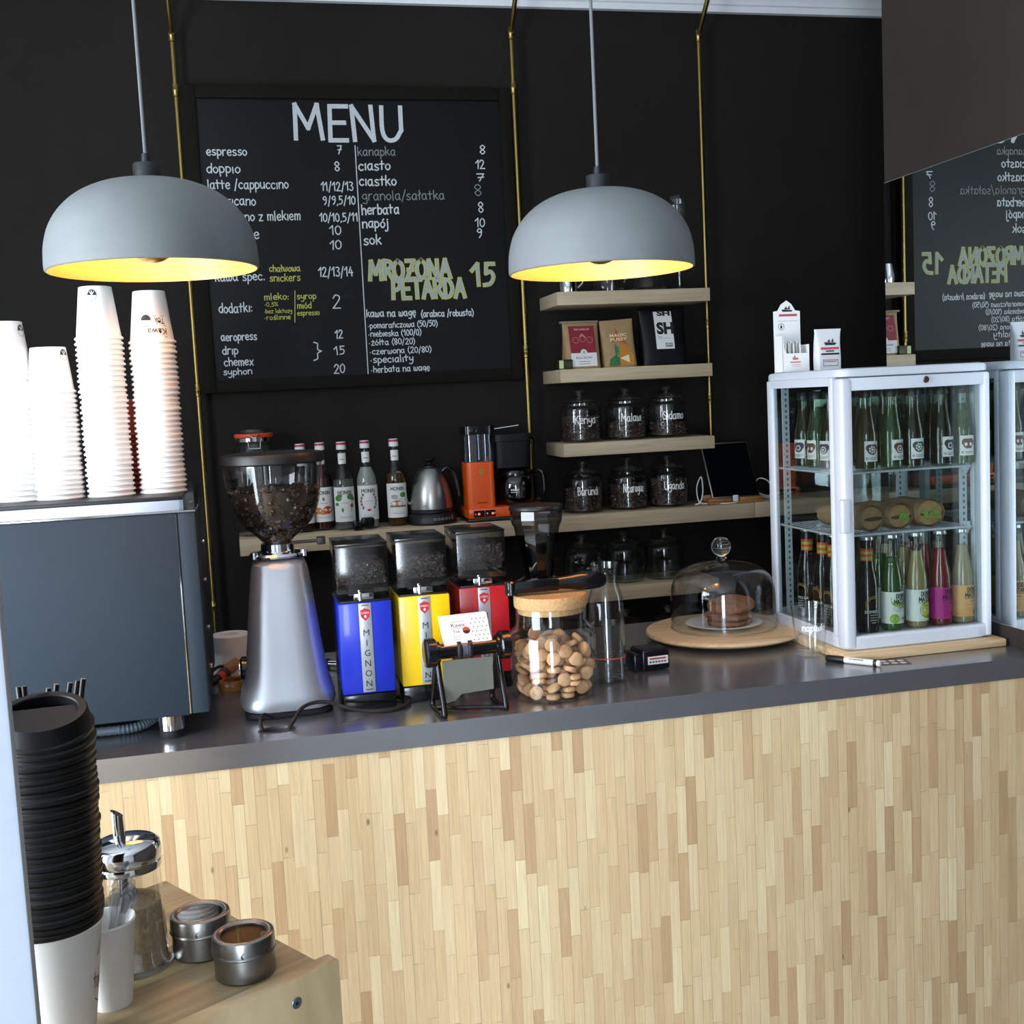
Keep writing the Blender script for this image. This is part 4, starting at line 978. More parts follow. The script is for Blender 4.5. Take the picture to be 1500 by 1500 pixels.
# ---------------------------------------------------------------- three coloured grinders
def mignon(label, x, y, col, name, fill, rz=0):
    t = thing('coffee_grinder', label, 'coffee grinder', (x, y, CT), rz, 'slim coloured grinders')
    w, d = .057, .165
    m = pm(name, col, .3, noise=.04, coat=.2)
    bm = bm_(); bx(bm, -w, w, .0, d, .0, .036, .004); bx(bm, -w+.006, w-.006, .006, d-.006, 0, .004); bx(bm, -.0005, .0005, -.0008, .002, .004, .036); obj('base', bm, BLACK_GLOSS, t)
    bm = bm_(); bx(bm, -w, w, -.001, d, .037, .236, .003); obj('body', bm, m, t)
    bm = bm_(); bx(bm, -w+.004, w-.004, .003, d-.003, .2362, .240, .001); obj('top_plate', bm, BLACK, t)
    bm = bm_(); bx(bm, -.0135, .0135, -.0022, -.0008, .04, .234, .0004); obj('strip_plate', bm, pm('alu_strip', '#aeb4bb', .35, .5, noise=.05), t)
    bm = bm_(); mf = on_plane(-.0026)
    for k, c in enumerate('MIGNON'): ftext(bm, c, 0, .170-.0222*k, .0135, None, mf, 0)
    for z in (.045, .229): patch(bm, -.008, .008, z, z+.0018, mf, 0, 1)
    poly(bm, [(-.011, .219), (0, .2235), (.011, .219), (.0095, .205), (0, .196), (-.0095, .205)], on_plane(-.0026), 1)
    ftext(bm, 'EUREKA', 0, .2135, .0042, .017, on_plane(-.003), 2); poly(bm, [(0, .2095), (.003, .2055), (0, .2015), (-.003, .2055)], on_plane(-.003), 2)
    obj('badge_print', bm, [INK, pm('shield_red', '#b8222c', .4, noise=.05), PAPERW], t, flat=True, fix=False)
    bm = bm_(); bx(bm, -.022, .022, .004, .02, .2405, .255, .002); cyl(bm, .004, .24, .2585, 12, (-.008, .002, 0)); cyl(bm, .005, .254, .262, 12, (-.008, .012, 0)); obj('latch', bm, CHROME, t)
    z0, z1 = .255, .357
    bm = bm_()
    loft(bm, [sq_ring(.03, .03, .242, 6, 32, (0, .09)), sq_ring(.03, .03, .256, 6, 32, (0, .09))])
    obj('hopper_neck', bm, BLACK, t)
    SM = glass('smoke_plastic', (.60, .61, .63), .09, .16)
    bm = bm_(); bx(bm, -.056, .056, .006, .16, z0, z1, .002); obj('hopper', bm, SM, t)
    bm = bm_(); bx(bm, -.0565, .0565, .005, .161, z1+.0005, z1+.006, .001); obj('hopper_lid', bm, glass('smoke_lid', (.30, .31, .33), .08, .2), t)
    bm = bm_(); x0, x1, y0, y1 = -.0525, .0525, .0095, .1565
    bx(bm, x0+.004, x1-.004, y0+.004, y1-.004, z0+.003+.016, fill-.004)
    loft(bm, [[Vector((a, b, z)) for a, b in ((-s, .08-s), (s, .08-s), (s, .08+s), (-s, .08+s))] for s, z in ((.02, z0+.003), (.046, z0+.02))])
    pts = [(rnd.uniform(x0+.003, x1-.003), y0+.003, rnd.uniform(z0+.02, fill)) for i in range(110)]+[(x0+.003, rnd.uniform(y0, y1), rnd.uniform(z0+.02, fill)) for i in range(70)]+[(rnd.uniform(x0+.003, x1-.003), rnd.uniform(y0, y1), fill-.003) for i in range(120)]
    beans(bm, pts, .0055)
    o = tag(obj('coffee_beans', bm, pm('bean_hazed', '#4d433c', .42, noise=.45, nscale=90), None, (x, y, CT), (0, 0, rz)), 'coffee beans in the smoky hopper of the %s grinder' % label.split()[1], 'coffee beans', 'beans in the coloured grinders', 'stuff')  # bean colour greyed: the haze of reflections on the hopper is painted in
mignon('slim blue coffee grinder with a silver MIGNON strip', .232, -1.67, '#1a2fb4', 'blue_enamel', .318)
mignon('slim yellow coffee grinder standing between a blue and a red one', .364, -1.648, '#efc60f', 'yellow_enamel', .322)
mignon('slim red coffee grinder partly behind the card holder', .508, -1.598, '#b01c26', 'red_enamel', .33)

# ---------------------------------------------------------------- rotary card holder with cards
t = thing('card_holder', 'black rotary business card holder on a bent tube stand', 'card holder', (0, 0, 0))
A0, A1 = Vector((.352, -1.757, 1.131)), Vector((.521, -1.742, 1.131)); ax = (A1-A0).normalized()
bm = bm_(); tube(bm, [A0+ax*.012, A1-ax*.012], .0165, 20); obj('drum', bm, BLACK_GLOSS, t)
for s, p in ((1, A0), (-1, A1)):
    bm = bm_(); tube(bm, [p-ax*.008*s, p-ax*.006*s, p+ax*.012*s, p+ax*.015*s], .029, 14, radii=[.027, .031, .031, .028]); tube(bm, [p+ax*.013*s, p+ax*.022*s], .0225, 20); obj('knob', bm, BLACK_GLOSS, t)
for q in (.38, .52):
    p = A0+(A1-A0)*q; bm = bm_(); tube(bm, [p-ax*.0045, p+ax*.0045], .0195, 20); bx(bm, p.x-.005, p.x+.005, p.y-.022, p.y-.014, p.z-.016, p.z+.014, .002); obj('ring_clip', bm, BLACK, t)
p = A0+(A1-A0)*.45; bm = bm_(); tube(bm, [p-ax*.006, p+ax*.006], .0172, 20); obj('centre_band', bm, pm('smoke_band', '#5a6470', .35, noise=.1), t)
for lx, ly in ((.368, -1.756), (.502, -1.744)):
    bm = bm_(); tube(bm, [(lx, ly, 1.125), (lx+.003, ly-.012, 1.07), (lx+.004, ly-.045, 1.008), (lx-.001, ly-.035, 1.006), (lx-.006, ly+.045, 1.006), (lx-.004, ly+.025, 1.06), (lx, ly+.004, 1.12)], .0062, 10, smooth=6); obj('leg', bm, BLACK_GLOSS, t)
bm = bm_(); tube(bm, [(.366, -1.735, 1.007), (.43, -1.765, 1.0075), (.504, -1.788, 1.007)], .005, 10); obj('stretcher', bm, BLACK_GLOSS, t)
bm = bm_(); prism(bm, [(.377, 1.024), (.40, 1.028), (.415, 1.041), (.484, 1.045), (.484, 1.115), (.377, 1.115)], -1.775, -1.773, 'xz'); obj('hanging_divider', bm, pm('divider_grey', '#62645b', .3, noise=.1), t)
def card(label, dy, dz, tilt, rz, printed=False):
    c = thing('business_card', label, 'business card', (.4375, -1.760+dy, 1.142+dz), rz, 'business cards in the holder')
    Mx = Matrix.Rotation(tilt, 4, 'X') @ Matrix.Rotation(.0, 4, 'Y')
    bm = bm_(); bx(bm, -.053, .053, -.0004, .0004, 0, .068); tf(bm, Mx); obj('card_paper', bm, PAPER, c)
    if printed:
        bm = bm_(); mf = on_plane(-.0007); mg = on_plane(-.001)
        ftext(bm, 'Kawa', -.014, .047, .0085, .030, mf, 0); ftext(bm, 'Tok', -.02, .032, .0065, .016, mf, 0); patch(bm, -.03, .003, .0545, .0551, mf, 0, 1); patch(bm, -.03, .003, .039, .0396, mf, 0, 1)
        for k in range(3): patch(bm, -.03, -.014, .021-.004*k, .0222-.004*k, mf, 2, 1)
        disc(bm, .002, .033, .0082, mf, 1, 20, 0, PI); disc(bm, .002, .033, .0082, mf, 0, 20, PI, 2*PI)
        for i in range(4):
            for j in range(6): disc(bm, .015+.0095*i+(.0045 if j % 2 else 0), .009+.0098*j, .0014, mf, 0, 8)
        tf(bm, Mx); obj('card_print', bm, [INK, pm('card_red', '#d2402c', .6), pm('print_pale', '#a9adb3', .6)], c, flat=True, fix=False)
card('printed white business card with a red and black round emblem, on the holder', 0, 0, -.62, .10, True)
card('plain white card showing just behind the printed business card', .007, -.001, -.55, .06)
card('plain white card rearmost in the card holder', .014, -.002, -.48, .13)

# ---------------------------------------------------------------- clutter behind, left of the silver grinder
bm = bm_(); lathe(bm, [(.0, .0), (.047, 0), (.048, .004), (.048, .098), (.046, .1), (.020, .1), (.019, .098), (.019, .03), (0, .03)], 40)
tag(obj('paper_towel_roll', bm, PAPER, None, (-.062, -1.165, CT)), 'white roll of paper towel behind the silver grinder', 'paper roll')
bm = bm_(); lathe(bm, [(.024, 0), (.034, 0), (.036, .004), (.036, .017), (.034, .021), (.024, .021), (.0245, .016), (.024, 0)], 36)
tag(obj('tamper_ring', bm, wood('ring_wood', '#7a5424', '#a87a3c', (20, 20, 80), .3), None, (-.058, -1.335, CT)), 'round brown wooden ring lying on the worktop by the silver grinder', 'ring')
t = thing('cleaning_brush', 'small cleaning brush with a red band leaning behind the espresso machine', 'brush', (-.098, -1.325, CT+.014), .95)
bm = bm_(); tube(bm, [(-.075, 0, -.003), (-.02, 0, .004), (.008, 0, .01)], .0085, 12, radii=[.007, .009, .01]); obj('handle', bm, BLACK, t)
bm = bm_(); tube(bm, [(.008, 0, .01), (.024, 0, .014)], .0118, 14); obj('ferrule', bm, pm('brush_red', '#c2402f', .4, noise=.05), t)
bm = bm_(); tube(bm, [(.024, 0, .014), (.04, 0, .018)], .0125, 14); obj('dark_band', bm, pm('band_dark', '#2c2622', .5), t)
bm = bm_(); tube(bm, [(.04, 0, .018), (.06, 0, .024), (.082, 0, .03)], .014, 14, radii=[.0125, .0155, .014]); obj('bristles', bm, pm('bristle', '#a27c58', .9, noise=.5, nscale=200, bump=.6), t)
bm = bm_(); tube(bm, [(-.115, -1.25, 1.004), (-.11, -1.22, 1.02), (-.088, -1.215, 1.03), (-.075, -1.225, 1.018), (-.07, -1.235, 1.004), (-.09, -1.24, 1.01), (-.11, -1.23, 1.008)], .004, 8, smooth=6)
tag(obj('cable', bm, BLACK), 'black cable coiled in front of the white paper roll', 'cable')
t = thing('portafilter', 'small chrome-tipped black tool lying behind the blue grinder', 'portafilter', (.175, -1.225, CT+.013), -.5)
bm = bm_(); tube(bm, [(-.06, 0, 0), (0, 0, 0)], .0115, 14, radii=[.009, .0125]); obj('handle', bm, BLACK, t)
bm = bm_(); tube(bm, [(0, 0, 0), (.035, 0, 0)], .009, 14); obj('shaft', bm, CHROME, t)

# ---------------------------------------------------------------- smoky grinder with long handle
t = thing('hand_grinder', 'black grinder with a smoky faceted hopper and a long black handle', 'coffee grinder', (.655, -1.53, CT))
bm = bm_(); cyl(bm, .052, 0, .215, 36, bev=.004); lathe(bm, [(.0, .215), (.05, .215), (.054, .222), (.05, .23), (.036, .238), (0, .238)], 36); obj('body', bm, BLACK_GLOSS, t)
bm = bm_(); lathe(bm, [(.033, .238), (.035, .25), (.044, .30), (.050, .335), (.053, .355), (.058, .364), (.0605, .375), (.0605, .396)], 12, a0=.2); obj('hopper', bm, glass('smoke_hopper', (.36, .365, .375), .08), t, ang=12)
bm = bm_(); lathe(bm, [(.022, .24), (.024, .26), (.033, .31), (.036, .33), (0, .33)], 16); obj('inner_cone', bm, BLACK, t)
bm = bm_(); lathe(bm, [(0, .395), (.0615, .395), (.0635, .398), (.0635, .402), (.061, .406), (0, .408)], 36); obj('hopper_lid', bm, BLACK, t)
bm = bm_(); bx(bm, -.118, .0, -.184, -.158, .232, .258, .004)
tube(bm, [(-.085, -.165, .245), (-.07, -.1, .240), (-.035, -.025, .23)], .011, 10, smooth=5); obj('fork', bm, BLACK_GLOSS, t)
bm = bm_(); cyl(bm, .014, .2275, .260, 20, (-.107, -.172, 0), bev=.003)
pts = [(-.1, .0105), (-.04, .012), (.0, .0135), (.025, .016), (.045, .0195), (.07, .0205), (.095, .019), (.107, .013), (.111, .004)]
loft(bm, [[Vector((x, -.172+.8*r*math.cos(a), .2472+r*math.sin(a))) for a in [2*PI*k/20 for k in range(20)]] for x, r in pts]); obj('handle', bm, BLACK_GLOSS, t)

# ---------------------------------------------------------------- cookie jar
jx, jy = .636, -1.70
t = thing('cookie_jar', 'clear glass jar with a cork lid, filled with small round cookies', 'jar', (jx, jy, CT)); t.scale = (1.06, 1.06, 1.04)
bm = bm_(); lathe(bm, [(0, .001), (.084, .001), (.089, .005), (.0905, .014), (.0905, .128), (.088, .139), (.079, .147), (.0745, .153), (.0735, .165), (.0735, .19)], 56)
lathe(bm, [(.0735, .19), (.0715, .19), (.0715, .165), (.0725, .152), (.077, .1455), (.086, .138), (.0882, .128), (.0882, .014), (.084, .0045), (0, .004)], 56); obj('glass_body', bm, CLEAR, t)
bm = bm_(); lathe(bm, [(0, .1785), (.069, .1785), (.0708, .1905), (.0752, .1915), (.0765, .194), (.0765, .213), (.0745, .217), (0, .217)], 48); obj('cork_lid', bm, CORK, t)
CK = [(-0.0213,-0.024,0.0062,-3.14,0.0),(0.0211,0.0616,0.0157,-1.57,-0.98),(-0.0345,0.029,0.0167,0.67,1.26),(-0.0504,-0.0509,0.0157,1.57,-0.98),(0.0456,-0.0417,0.0157,-1.57,2.16),(0.0568,0.0264,0.0158,-1.59,0.2),(-0.0018,0.002,0.0062,-0.0,0.0),(-0.057,-0.0255,0.0166,-1.35,-0.58),(0.0124,-0.0547,0.0062,-0.0,-0.0),(0.0531,-0.0314,0.0157,-1.57,-0.2),(0.0527,0.0486,0.0157,1.57,-0.18),(-0.0174,0.039,0.0157,-1.57,0.59),(0.0335,0.0235,0.0169,-1.21,0.2),(0.0154,-0.0566,0.0187,0.0,0.0),(0.0635,-0.012,0.0162,-0.25,0.89),(0.0216,0.0601,0.0376,-0.0,-0.0),(-0.0642,-0.0022,0.0157,0.54,0.65),(-0.0186,-0.061,0.0062,0.0,-3.14),(0.0087,0.0414,0.0165,0.87,1.32),(0.0483,0.041,0.0411,2.51,-0.45),(-0.0061,0.0631,0.0168,-0.17,-1.0),(-0.064,-0.0053,0.0338,-2.5,0.56),(0.0049,-0.0631,0.0408,-1.64,0.97),(0.0564,-0.0439,0.0465,1.69,-0.61),(-0.0417,-0.0025,0.0157,-1.57,0.98),(-0.0354,0.0568,0.017,1.04,2.58),(-0.0174,-0.0307,0.0187,0.0,3.14),(0.0274,-0.0577,0.0312,-0.0,-3.14),(0.0492,-0.0055,0.0163,0.59,2.4),(0.0213,0.0601,0.0501,-0.0,-3.14),(-0.0233,0.0083,0.0157,-1.57,-1.77),(-0.0166,-0.0603,0.0252,-0.08,2.68),(0.0204,-0.0207,0.0062,-0.0,-0.0),(0.0611,0.017,0.0384,0.88,0.88),(-0.009,0.0629,0.036,-0.45,2.28),(-0.0587,0.0238,0.0169,-1.02,-0.0),(0.0094,0.0203,0.016,2.68,-0.72),(0.0289,-0.0018,0.0284,-1.54,-0.38),(0.0454,0.0391,0.0586,0.26,0.43),(-0.0349,0.0628,0.0486,1.81,-1.39),(-0.0428,-0.0457,0.0371,-0.32,-0.02),(0.027,-0.0578,0.0437,0.0,0.0),(-0.0032,-0.0016,0.0263,0.56,0.02),(-0.0216,0.0452,0.0469,-1.1,-1.74),(-0.0551,0.0306,0.0283,-0.74,0.78),(-0.0379,-0.046,0.049,0.32,3.13),(0.0167,-0.0333,0.0282,-1.57,0.59),(0.0222,0.024,0.0418,0.3,-0.28),(-0.0202,0.0113,0.0409,-0.04,-0.36),(-0.0406,-0.0141,0.0434,0.17,2.78),(-0.0154,-0.0277,0.0316,-0.02,0.01),(0.0156,-0.0207,0.0284,-1.57,-0.5),(0.0121,0.0064,0.0544,-1.17,-0.07),(-0.0462,0.0429,0.0441,1.5,-0.54),(-0.0317,0.018,0.0492,0.04,2.78),(0.017,-0.0233,0.0504,3.07,0.05),(0.0626,0.006,0.0444,1.15,-0.15),(0.0385,0.0493,0.0693,0.29,-0.4),(-0.0615,0.0161,0.0616,0.51,2.8),(-0.0474,-0.0209,0.0582,2.91,0.33),(-0.0192,0.0002,0.0623,-0.19,-0.55),(0.0592,0.0233,0.0709,1.07,-0.44),(-0.0498,0.0387,0.0713,-0.52,2.35),(-0.0632,0.0077,0.0523,-0.24,-2.58),(-0.0157,-0.0304,0.0535,1.57,-0.22),(0.0455,-0.021,0.0472,0.74,0.32),(0.0258,-0.017,0.062,-3.12,0.08),(-0.0628,0.0081,0.0862,-0.42,0.38),(-0.0602,-0.0202,0.069,0.16,0.37),(0.018,-0.0609,0.0612,2.98,0.3),(0.0702,-0.0138,0.0539,-1.62,-0.15),(0.0021,0.0338,0.0477,0.93,-0.81),(0.0055,-0.0099,0.0726,-0.56,-0.38),(-0.0149,-0.0621,0.0626,3.14,-0.0),(0.0455,-0.0432,0.0666,0.41,2.61),(0.0139,0.0273,0.0719,0.25,-0.16),(-0.0185,0.0324,0.0725,-0.94,0.59),(-0.0621,-0.0118,0.0791,-0.18,2.78),(-0.0008,-0.0016,0.081,-0.57,-0.35),(0.0633,-0.0008,0.0721,-0.01,-2.68),(-0.0027,0.0636,0.06,0.32,-0.09),(-0.0273,0.0132,0.0801,2.8,-0.55),(-0.0412,-0.0438,0.0717,0.61,-0.27),(0.0294,-0.065,0.0823,1.48,2.77),(-0.0138,0.0038,0.0984,0.56,-0.87),(-0.0182,0.0601,0.0767,-0.63,2.26),(-0.0611,0.0158,0.0961,-0.45,0.35),(0.0011,-0.0372,0.0772,-0.84,3.02),(0.0254,-0.0467,0.0801,-1.39,0.51),(0.0308,0.0094,0.0792,0.68,0.54),(-0.0288,-0.0227,0.0804,0.77,0.26),(-0.0627,-0.0107,0.1026,-1.12,-2.62),(0.0087,-0.0646,0.0999,1.17,0.19),(0.0349,-0.0255,0.0848,1.43,-0.0),(0.0255,0.0575,0.0773,0.35,2.66),(-0.0556,0.0302,0.0786,-0.21,2.23),(-0.0279,0.0201,0.0906,-0.6,-0.24),(0.0536,-0.0386,0.0967,-0.47,1.89),(0.0633,0.005,0.0832,0.18,-2.72),(0.0106,0.0627,0.082,-2.57,-0.14),(-0.0585,0.0231,0.1062,-0.56,-0.06),(-0.015,-0.0613,0.0856,1.3,-0.57),(0.0304,0.0019,0.106,0.68,0.84),(0.034,0.0287,0.0906,2.31,0.75),(-0.04,0.0482,0.0899,-0.04,-0.66),(-0.0537,-0.0046,0.1221,0.38,-0.38),(0.0021,-0.051,0.0968,-1.15,0.31),(0.0597,-0.0204,0.0834,-1.19,0.05),(-0.0358,-0.0055,0.0997,-0.96,-0.89),(-0.0548,0.0465,0.1192,1.62,0.79),(-0.0568,-0.0273,0.0967,-2.08,0.43),(0.0285,-0.036,0.1078,-0.28,-0.43),(0.0587,0.0224,0.0997,-0.11,-2.46),(0.0052,0.0428,0.0931,-2.67,-0.55),(-0.0114,0.0283,0.105,2.43,-0.35),(-0.0369,-0.052,0.093,0.9,-0.16),(0.0342,-0.0069,0.0965,2.19,-0.44),(0.0191,0.0181,0.1166,1.32,-2.31),(-0.0303,0.055,0.0983,2.53,0.26),(-0.0331,0.0092,0.1232,-0.11,-2.61),(0.0029,-0.0153,0.1006,-0.16,0.08),(0.0515,-0.0081,0.1125,0.06,-2.28),(0.0371,0.0516,0.0983,-3.06,-0.17),(-0.0194,0.0689,0.1141,-1.72,2.22),(-0.0279,-0.0253,0.1118,1.01,0.28),(-0.0094,-0.0452,0.1091,2.41,0.59),(-0.0024,-0.0068,0.1168,-0.04,-0.27),(0.0009,0.0644,0.1021,-1.14,-0.39),(-0.0571,0.0271,0.1306,-1.94,-0.38),(-0.0541,-0.047,0.1085,1.59,0.31),(-0.0023,-0.0265,0.1309,1.05,1.18),(0.0621,0.0114,0.1228,0.17,2.34),(-0.0039,-0.0043,0.129,-0.13,-0.24),(-0.0615,0.0028,0.1356,0.51,-3.0),(-0.0338,-0.0352,0.1179,-1.03,3.0),(0.0608,-0.0184,0.1309,1.17,2.24),(0.0306,0.0556,0.1096,0.04,0.18),(-0.0295,0.0419,0.1202,0.01,2.95),(-0.023,0.0159,0.1429,0.71,1.01),(0.0179,-0.0612,0.1227,0.05,-0.04),(0.0585,0.0248,0.1331,0.81,3.14),(0.0149,0.0624,0.1298,0.91,0.1),(-0.0395,0.0368,0.1428,2.39,0.25),(-0.0616,-0.0293,0.1345,-1.45,-0.55),(0.0027,0.0192,0.1449,0.95,0.75),(0.0466,0.0434,0.1217,0.77,-0.12),(-0.0185,0.0606,0.1355,-3.09,0.09),(-0.0299,-0.0179,0.1399,0.3,-0.52),(-0.0191,-0.0681,0.1165,1.39,0.55),(0.0542,-0.0327,0.1285,-1.21,0.12),(0.0193,0.0392,0.137,-1.15,-0.75),(-0.0065,0.0411,0.1405,1.93,1.29),(-0.0578,0.0079,0.1464,-0.45,0.29),(0.0009,-0.0485,0.1343,0.03,-0.33),(0.0279,0.0025,0.1336,-2.69,0.27),(0.002,0.0345,0.1157,-0.78,0.01),(0.0341,-0.0527,0.1353,-0.29,0.17),(-0.0304,-0.0547,0.1312,-0.76,-0.31),(0.0217,-0.0298,0.1184,-0.5,0.09),(0.031,-0.0144,0.1422,0.08,-2.72)]
CKM, N_, L_, b_ = newmat('cookie_dough')
oi = N_.new('ShaderNodeObjectInfo'); rp = N_.new('ShaderNodeValToRGB'); rp.color_ramp.elements[0].color = S('#bb8c60'); rp.color_ramp.elements[1].color = S('#d3a67b')
tc = N_.new('ShaderNodeTexCoord'); nz = N_.new('ShaderNodeTexNoise'); nz.inputs['Scale'].default_value = 130; nz.inputs['Detail'].default_value = 5
mp_ = N_.new('ShaderNodeMapRange'); mp_.inputs[1].default_value = .3; mp_.inputs[2].default_value = .45; mp_.inputs[3].default_value = .75; mp_.inputs[4].default_value = 1
mx = N_.new('ShaderNodeMix'); mx.data_type = 'RGBA'; mx.blend_type = 'MULTIPLY'; mx.inputs[0].default_value = 1
cc = N_.new('ShaderNodeCombineColor')
L_.new(oi.outputs['Random'], rp.inputs[0]); L_.new(tc.outputs['Object'], nz.inputs[0]); L_.new(nz.outputs[0], mp_.inputs[0]); [L_.new(mp_.outputs[0], cc.inputs[i]) for i in range(3)]
L_.new(rp.outputs[0], mx.inputs[6]); L_.new(cc.outputs[0], mx.inputs[7]); L_.new(mx.outputs[2], b_.inputs['Base Color']); b_.inputs['Roughness'].default_value = .8
bpn = N_.new('ShaderNodeBump'); bpn.inputs['Strength'].default_value = .6; bpn.inputs['Distance'].default_value = .001; L_.new(nz.outputs[0], bpn.inputs['Height']); L_.new(bpn.outputs[0], b_.inputs['Normal'])
bm = bm_(); lathe(bm, [(0, -.0058), (.011, -.0058), (.0145, -.004), (.0156, 0), (.0145, .0038), (.011, .0056), (.004, .0062), (0, .0058)], 20)
for v in bm.verts: v.co *= 1+.04*math.sin(37*v.co.x*60+v.co.y*900)
src = None
for x, y, z, a, b in CK:
    if z > .117: continue
    if src is None: src = o = obj('cookie', bm, CKM)
    else: o = src.copy(); C.objects.link(o)
    o.location = (jx+x*1.09, jy+y*1.09, CT+.0048+z*1.04); o.rotation_euler = (a, b, 0)
    tag(o, 'small round golden cookie heaped in the cork-lidded glass jar', 'cookie', 'cookies in the cork-lidded jar')

# ---------------------------------------------------------------- water carafe
t = thing('water_carafe', 'clear glass bottle half filled with water behind the cookie jar', 'carafe', (.782, -1.638, CT))
bm = bm_(); lathe(bm, [(0, .001), (.037, .001), (.0405, .005), (.0405, .184), (.0395, .192), (.0305, .222), (.0285, .230), (.0280, .252), (.0310, .272)], 44)
lathe(bm, [(.031, .272), (.0295, .272), (.0265, .252), (.027, .230), (.029, .221), (.038, .191), (.0388, .184), (.0388, .007), (.02, .006), (0, .012)], 44); obj('glass_body', bm, CLEAR, t)
bm = bm_(); lathe(bm, [(0, .0125), (.02, .0065), (.0383, .0075), (.0383, .135), (0, .135)], 40); obj('water', bm, glass('water', (.80, .84, .85), .05), t)
bm = bm_(); lathe(bm, [(.0407, .058), (.0411, .058), (.0411, .0605), (.0407, .0605)], 40); obj('red_line', bm, pm('line_red', '#c2452e', .5), t)

# ---------------------------------------------------------------- small black box
t = thing('receipt_stamp', 'small black box with a white and red label beside the cake dome', 'box', (.902, -1.556, CT), .08)
bm = bm_(); bx(bm, -.026, .046, -.037, .037, .002, .05, .006, 3); bx(bm, -.046, -.022, -.033, .033, .002, .043, .006, 3); obj('body', bm, pm('navy_black', '#0d0f18', .22, noise=.1), t)
bm = bm_(); mf = on_plane(-.0376); patch(bm, -.012, .040, .016, .035, mf, 0, 1); patch(bm, -.007, .035, .0275, .0315, on_plane(-.038), 1, 1); [patch(bm, -.008+.0075*k, -.0025+.0075*k, .020, .0235, on_plane(-.038), 2, 1) for k in range(6)]; obj('label_print', bm, [PAPERW, pm('label_red_ink', '#b8402e', .6), INK], t, flat=True, fix=False)

# ---------------------------------------------------------------- cake stand
sx, sy = 1.205, -1.315
t = thing('cake_board', 'round light wooden turntable board under the glass dome', 'board', (sx, sy, CT))
bm = bm_(); lathe(bm, [(0, 0), (.10, 0), (.10, .010), (0, .010)], 36); obj('foot', bm, PINE, t)
bm = bm_(); lathe(bm, [(0, .010), (.185, .010), (.2, .013), (.205, .018), (.203, .025), (.195, .028), (0, .028)], 72); obj('board', bm, LIGHTW, t)
bm = bm_(); lathe(bm, [(0, 0), (.05, 0), (.055, .003), (.098, .012), (.1, .0135), (.098, .0145), (.055, .006), (0, .005)], 56)
tag(obj('plate', bm, pm('porcelain', '#e6e6e6', .15, noise=.02), None, (sx, sy, CT+.0283)), 'white plate on the wooden board under the glass dome', 'plate')
CHO = pm('chocolate_cookie', '#93633f', .85, noise=.65, nscale=90, bump=1.0)
def bigcookie(label, x, y, z, tx, ty, r):
    bm = bm_(); lathe(bm, [(p.x, p.y) for p in smooth_pts([(0.001, -.008, 0), (r*.5, -.0082, 0), (r*.85, -.0075, 0), (r*.97, -.004, 0), (r, .001, 0), (r*.93, .006, 0), (r*.7, .0095, 0), (r*.3, .0105, 0), (0.001, .0108, 0)], 4)], 64)
    for v in bm.verts:
        a = math.atan2(v.co.y, v.co.x); k = 1+.02*math.sin(5*a+x*90)+.012*math.sin(11*a); v.co.x *= k; v.co.y *= k
        nv_ = noise.noise_vector(v.co*95+Vector((x*50, z*70, 0))); n2_ = noise.noise(v.co*260+Vector((z*90, 0, 0)))
        v.co += nv_*.0030+Vector((0, 0, n2_*.0016))
    return tag(obj('cookie', bm, CHO, None, (x, y, z), (tx, ty, 0)), label, 'cookie')
zp = CT+.0283+.006
bigcookie('lowest large brown cookie of the pile on the plate', sx+.015, sy-.004, zp+.0085, .0, .0, .058)
bigcookie('middle large brown cookie of the pile on the plate', sx+.012, sy-.006, zp+.0275, .03, -.03, .061)
tc_ = bigcookie('top large brown cookie tilted on the pile under the dome', sx+.02, sy-.004, zp+.052, .08, -.08, .062); tc_.scale = (1, 1, 1.45)
t = thing('cake_dome', 'large clear glass cake dome with a ball knob', 'cake dome', (sx, sy, CT+.0283))
DG = glass('dome_glass', (.96, .965, .965), .05)
dp = [(.137, .001), (.137, .03), (.1365, .085), (.133, .112), (.122, .137), (.102, .155), (.075, .166), (.045, .172), (.022, .1755), (.012, .178)]
bm = bm_(); DP = [(p.x, p.y) for p in smooth_pts([(a, b, 0) for a, b in dp], 4)]; lathe(bm, DP+[(0, .178)], 72); lathe(bm, [(max(.002, a-.0025), b-(0 if b < .1 else .0025)) for a, b in DP], 72); tube(bm, [(.137*math.cos(2*PI*k/72), .137*math.sin(2*PI*k/72), .003) for k in range(72)], .0022, 8, closed=True); obj('dome', bm, DG, t)
bm = bm_(); kp = [(.012, .178), (.0135, .183), (.012, .188), (.016, .192), (.0235, .203), (.0255, .214), (.0225, .227), (.013, .236), (0, .2385)]
lathe(bm, [(p.x, p.y) for p in smooth_pts([(a, b, 0) for a, b in kp], 4)][:-1]+[(0, .2385)], 40); gl, N_, L_, b_ = newmat('solid_glass'); b_.inputs['Transmission Weight'].default_value = 1; b_.inputs['Roughness'].default_value = 0; b_.inputs['IOR'].default_value = 1.45; obj('knob', bm, gl, t)

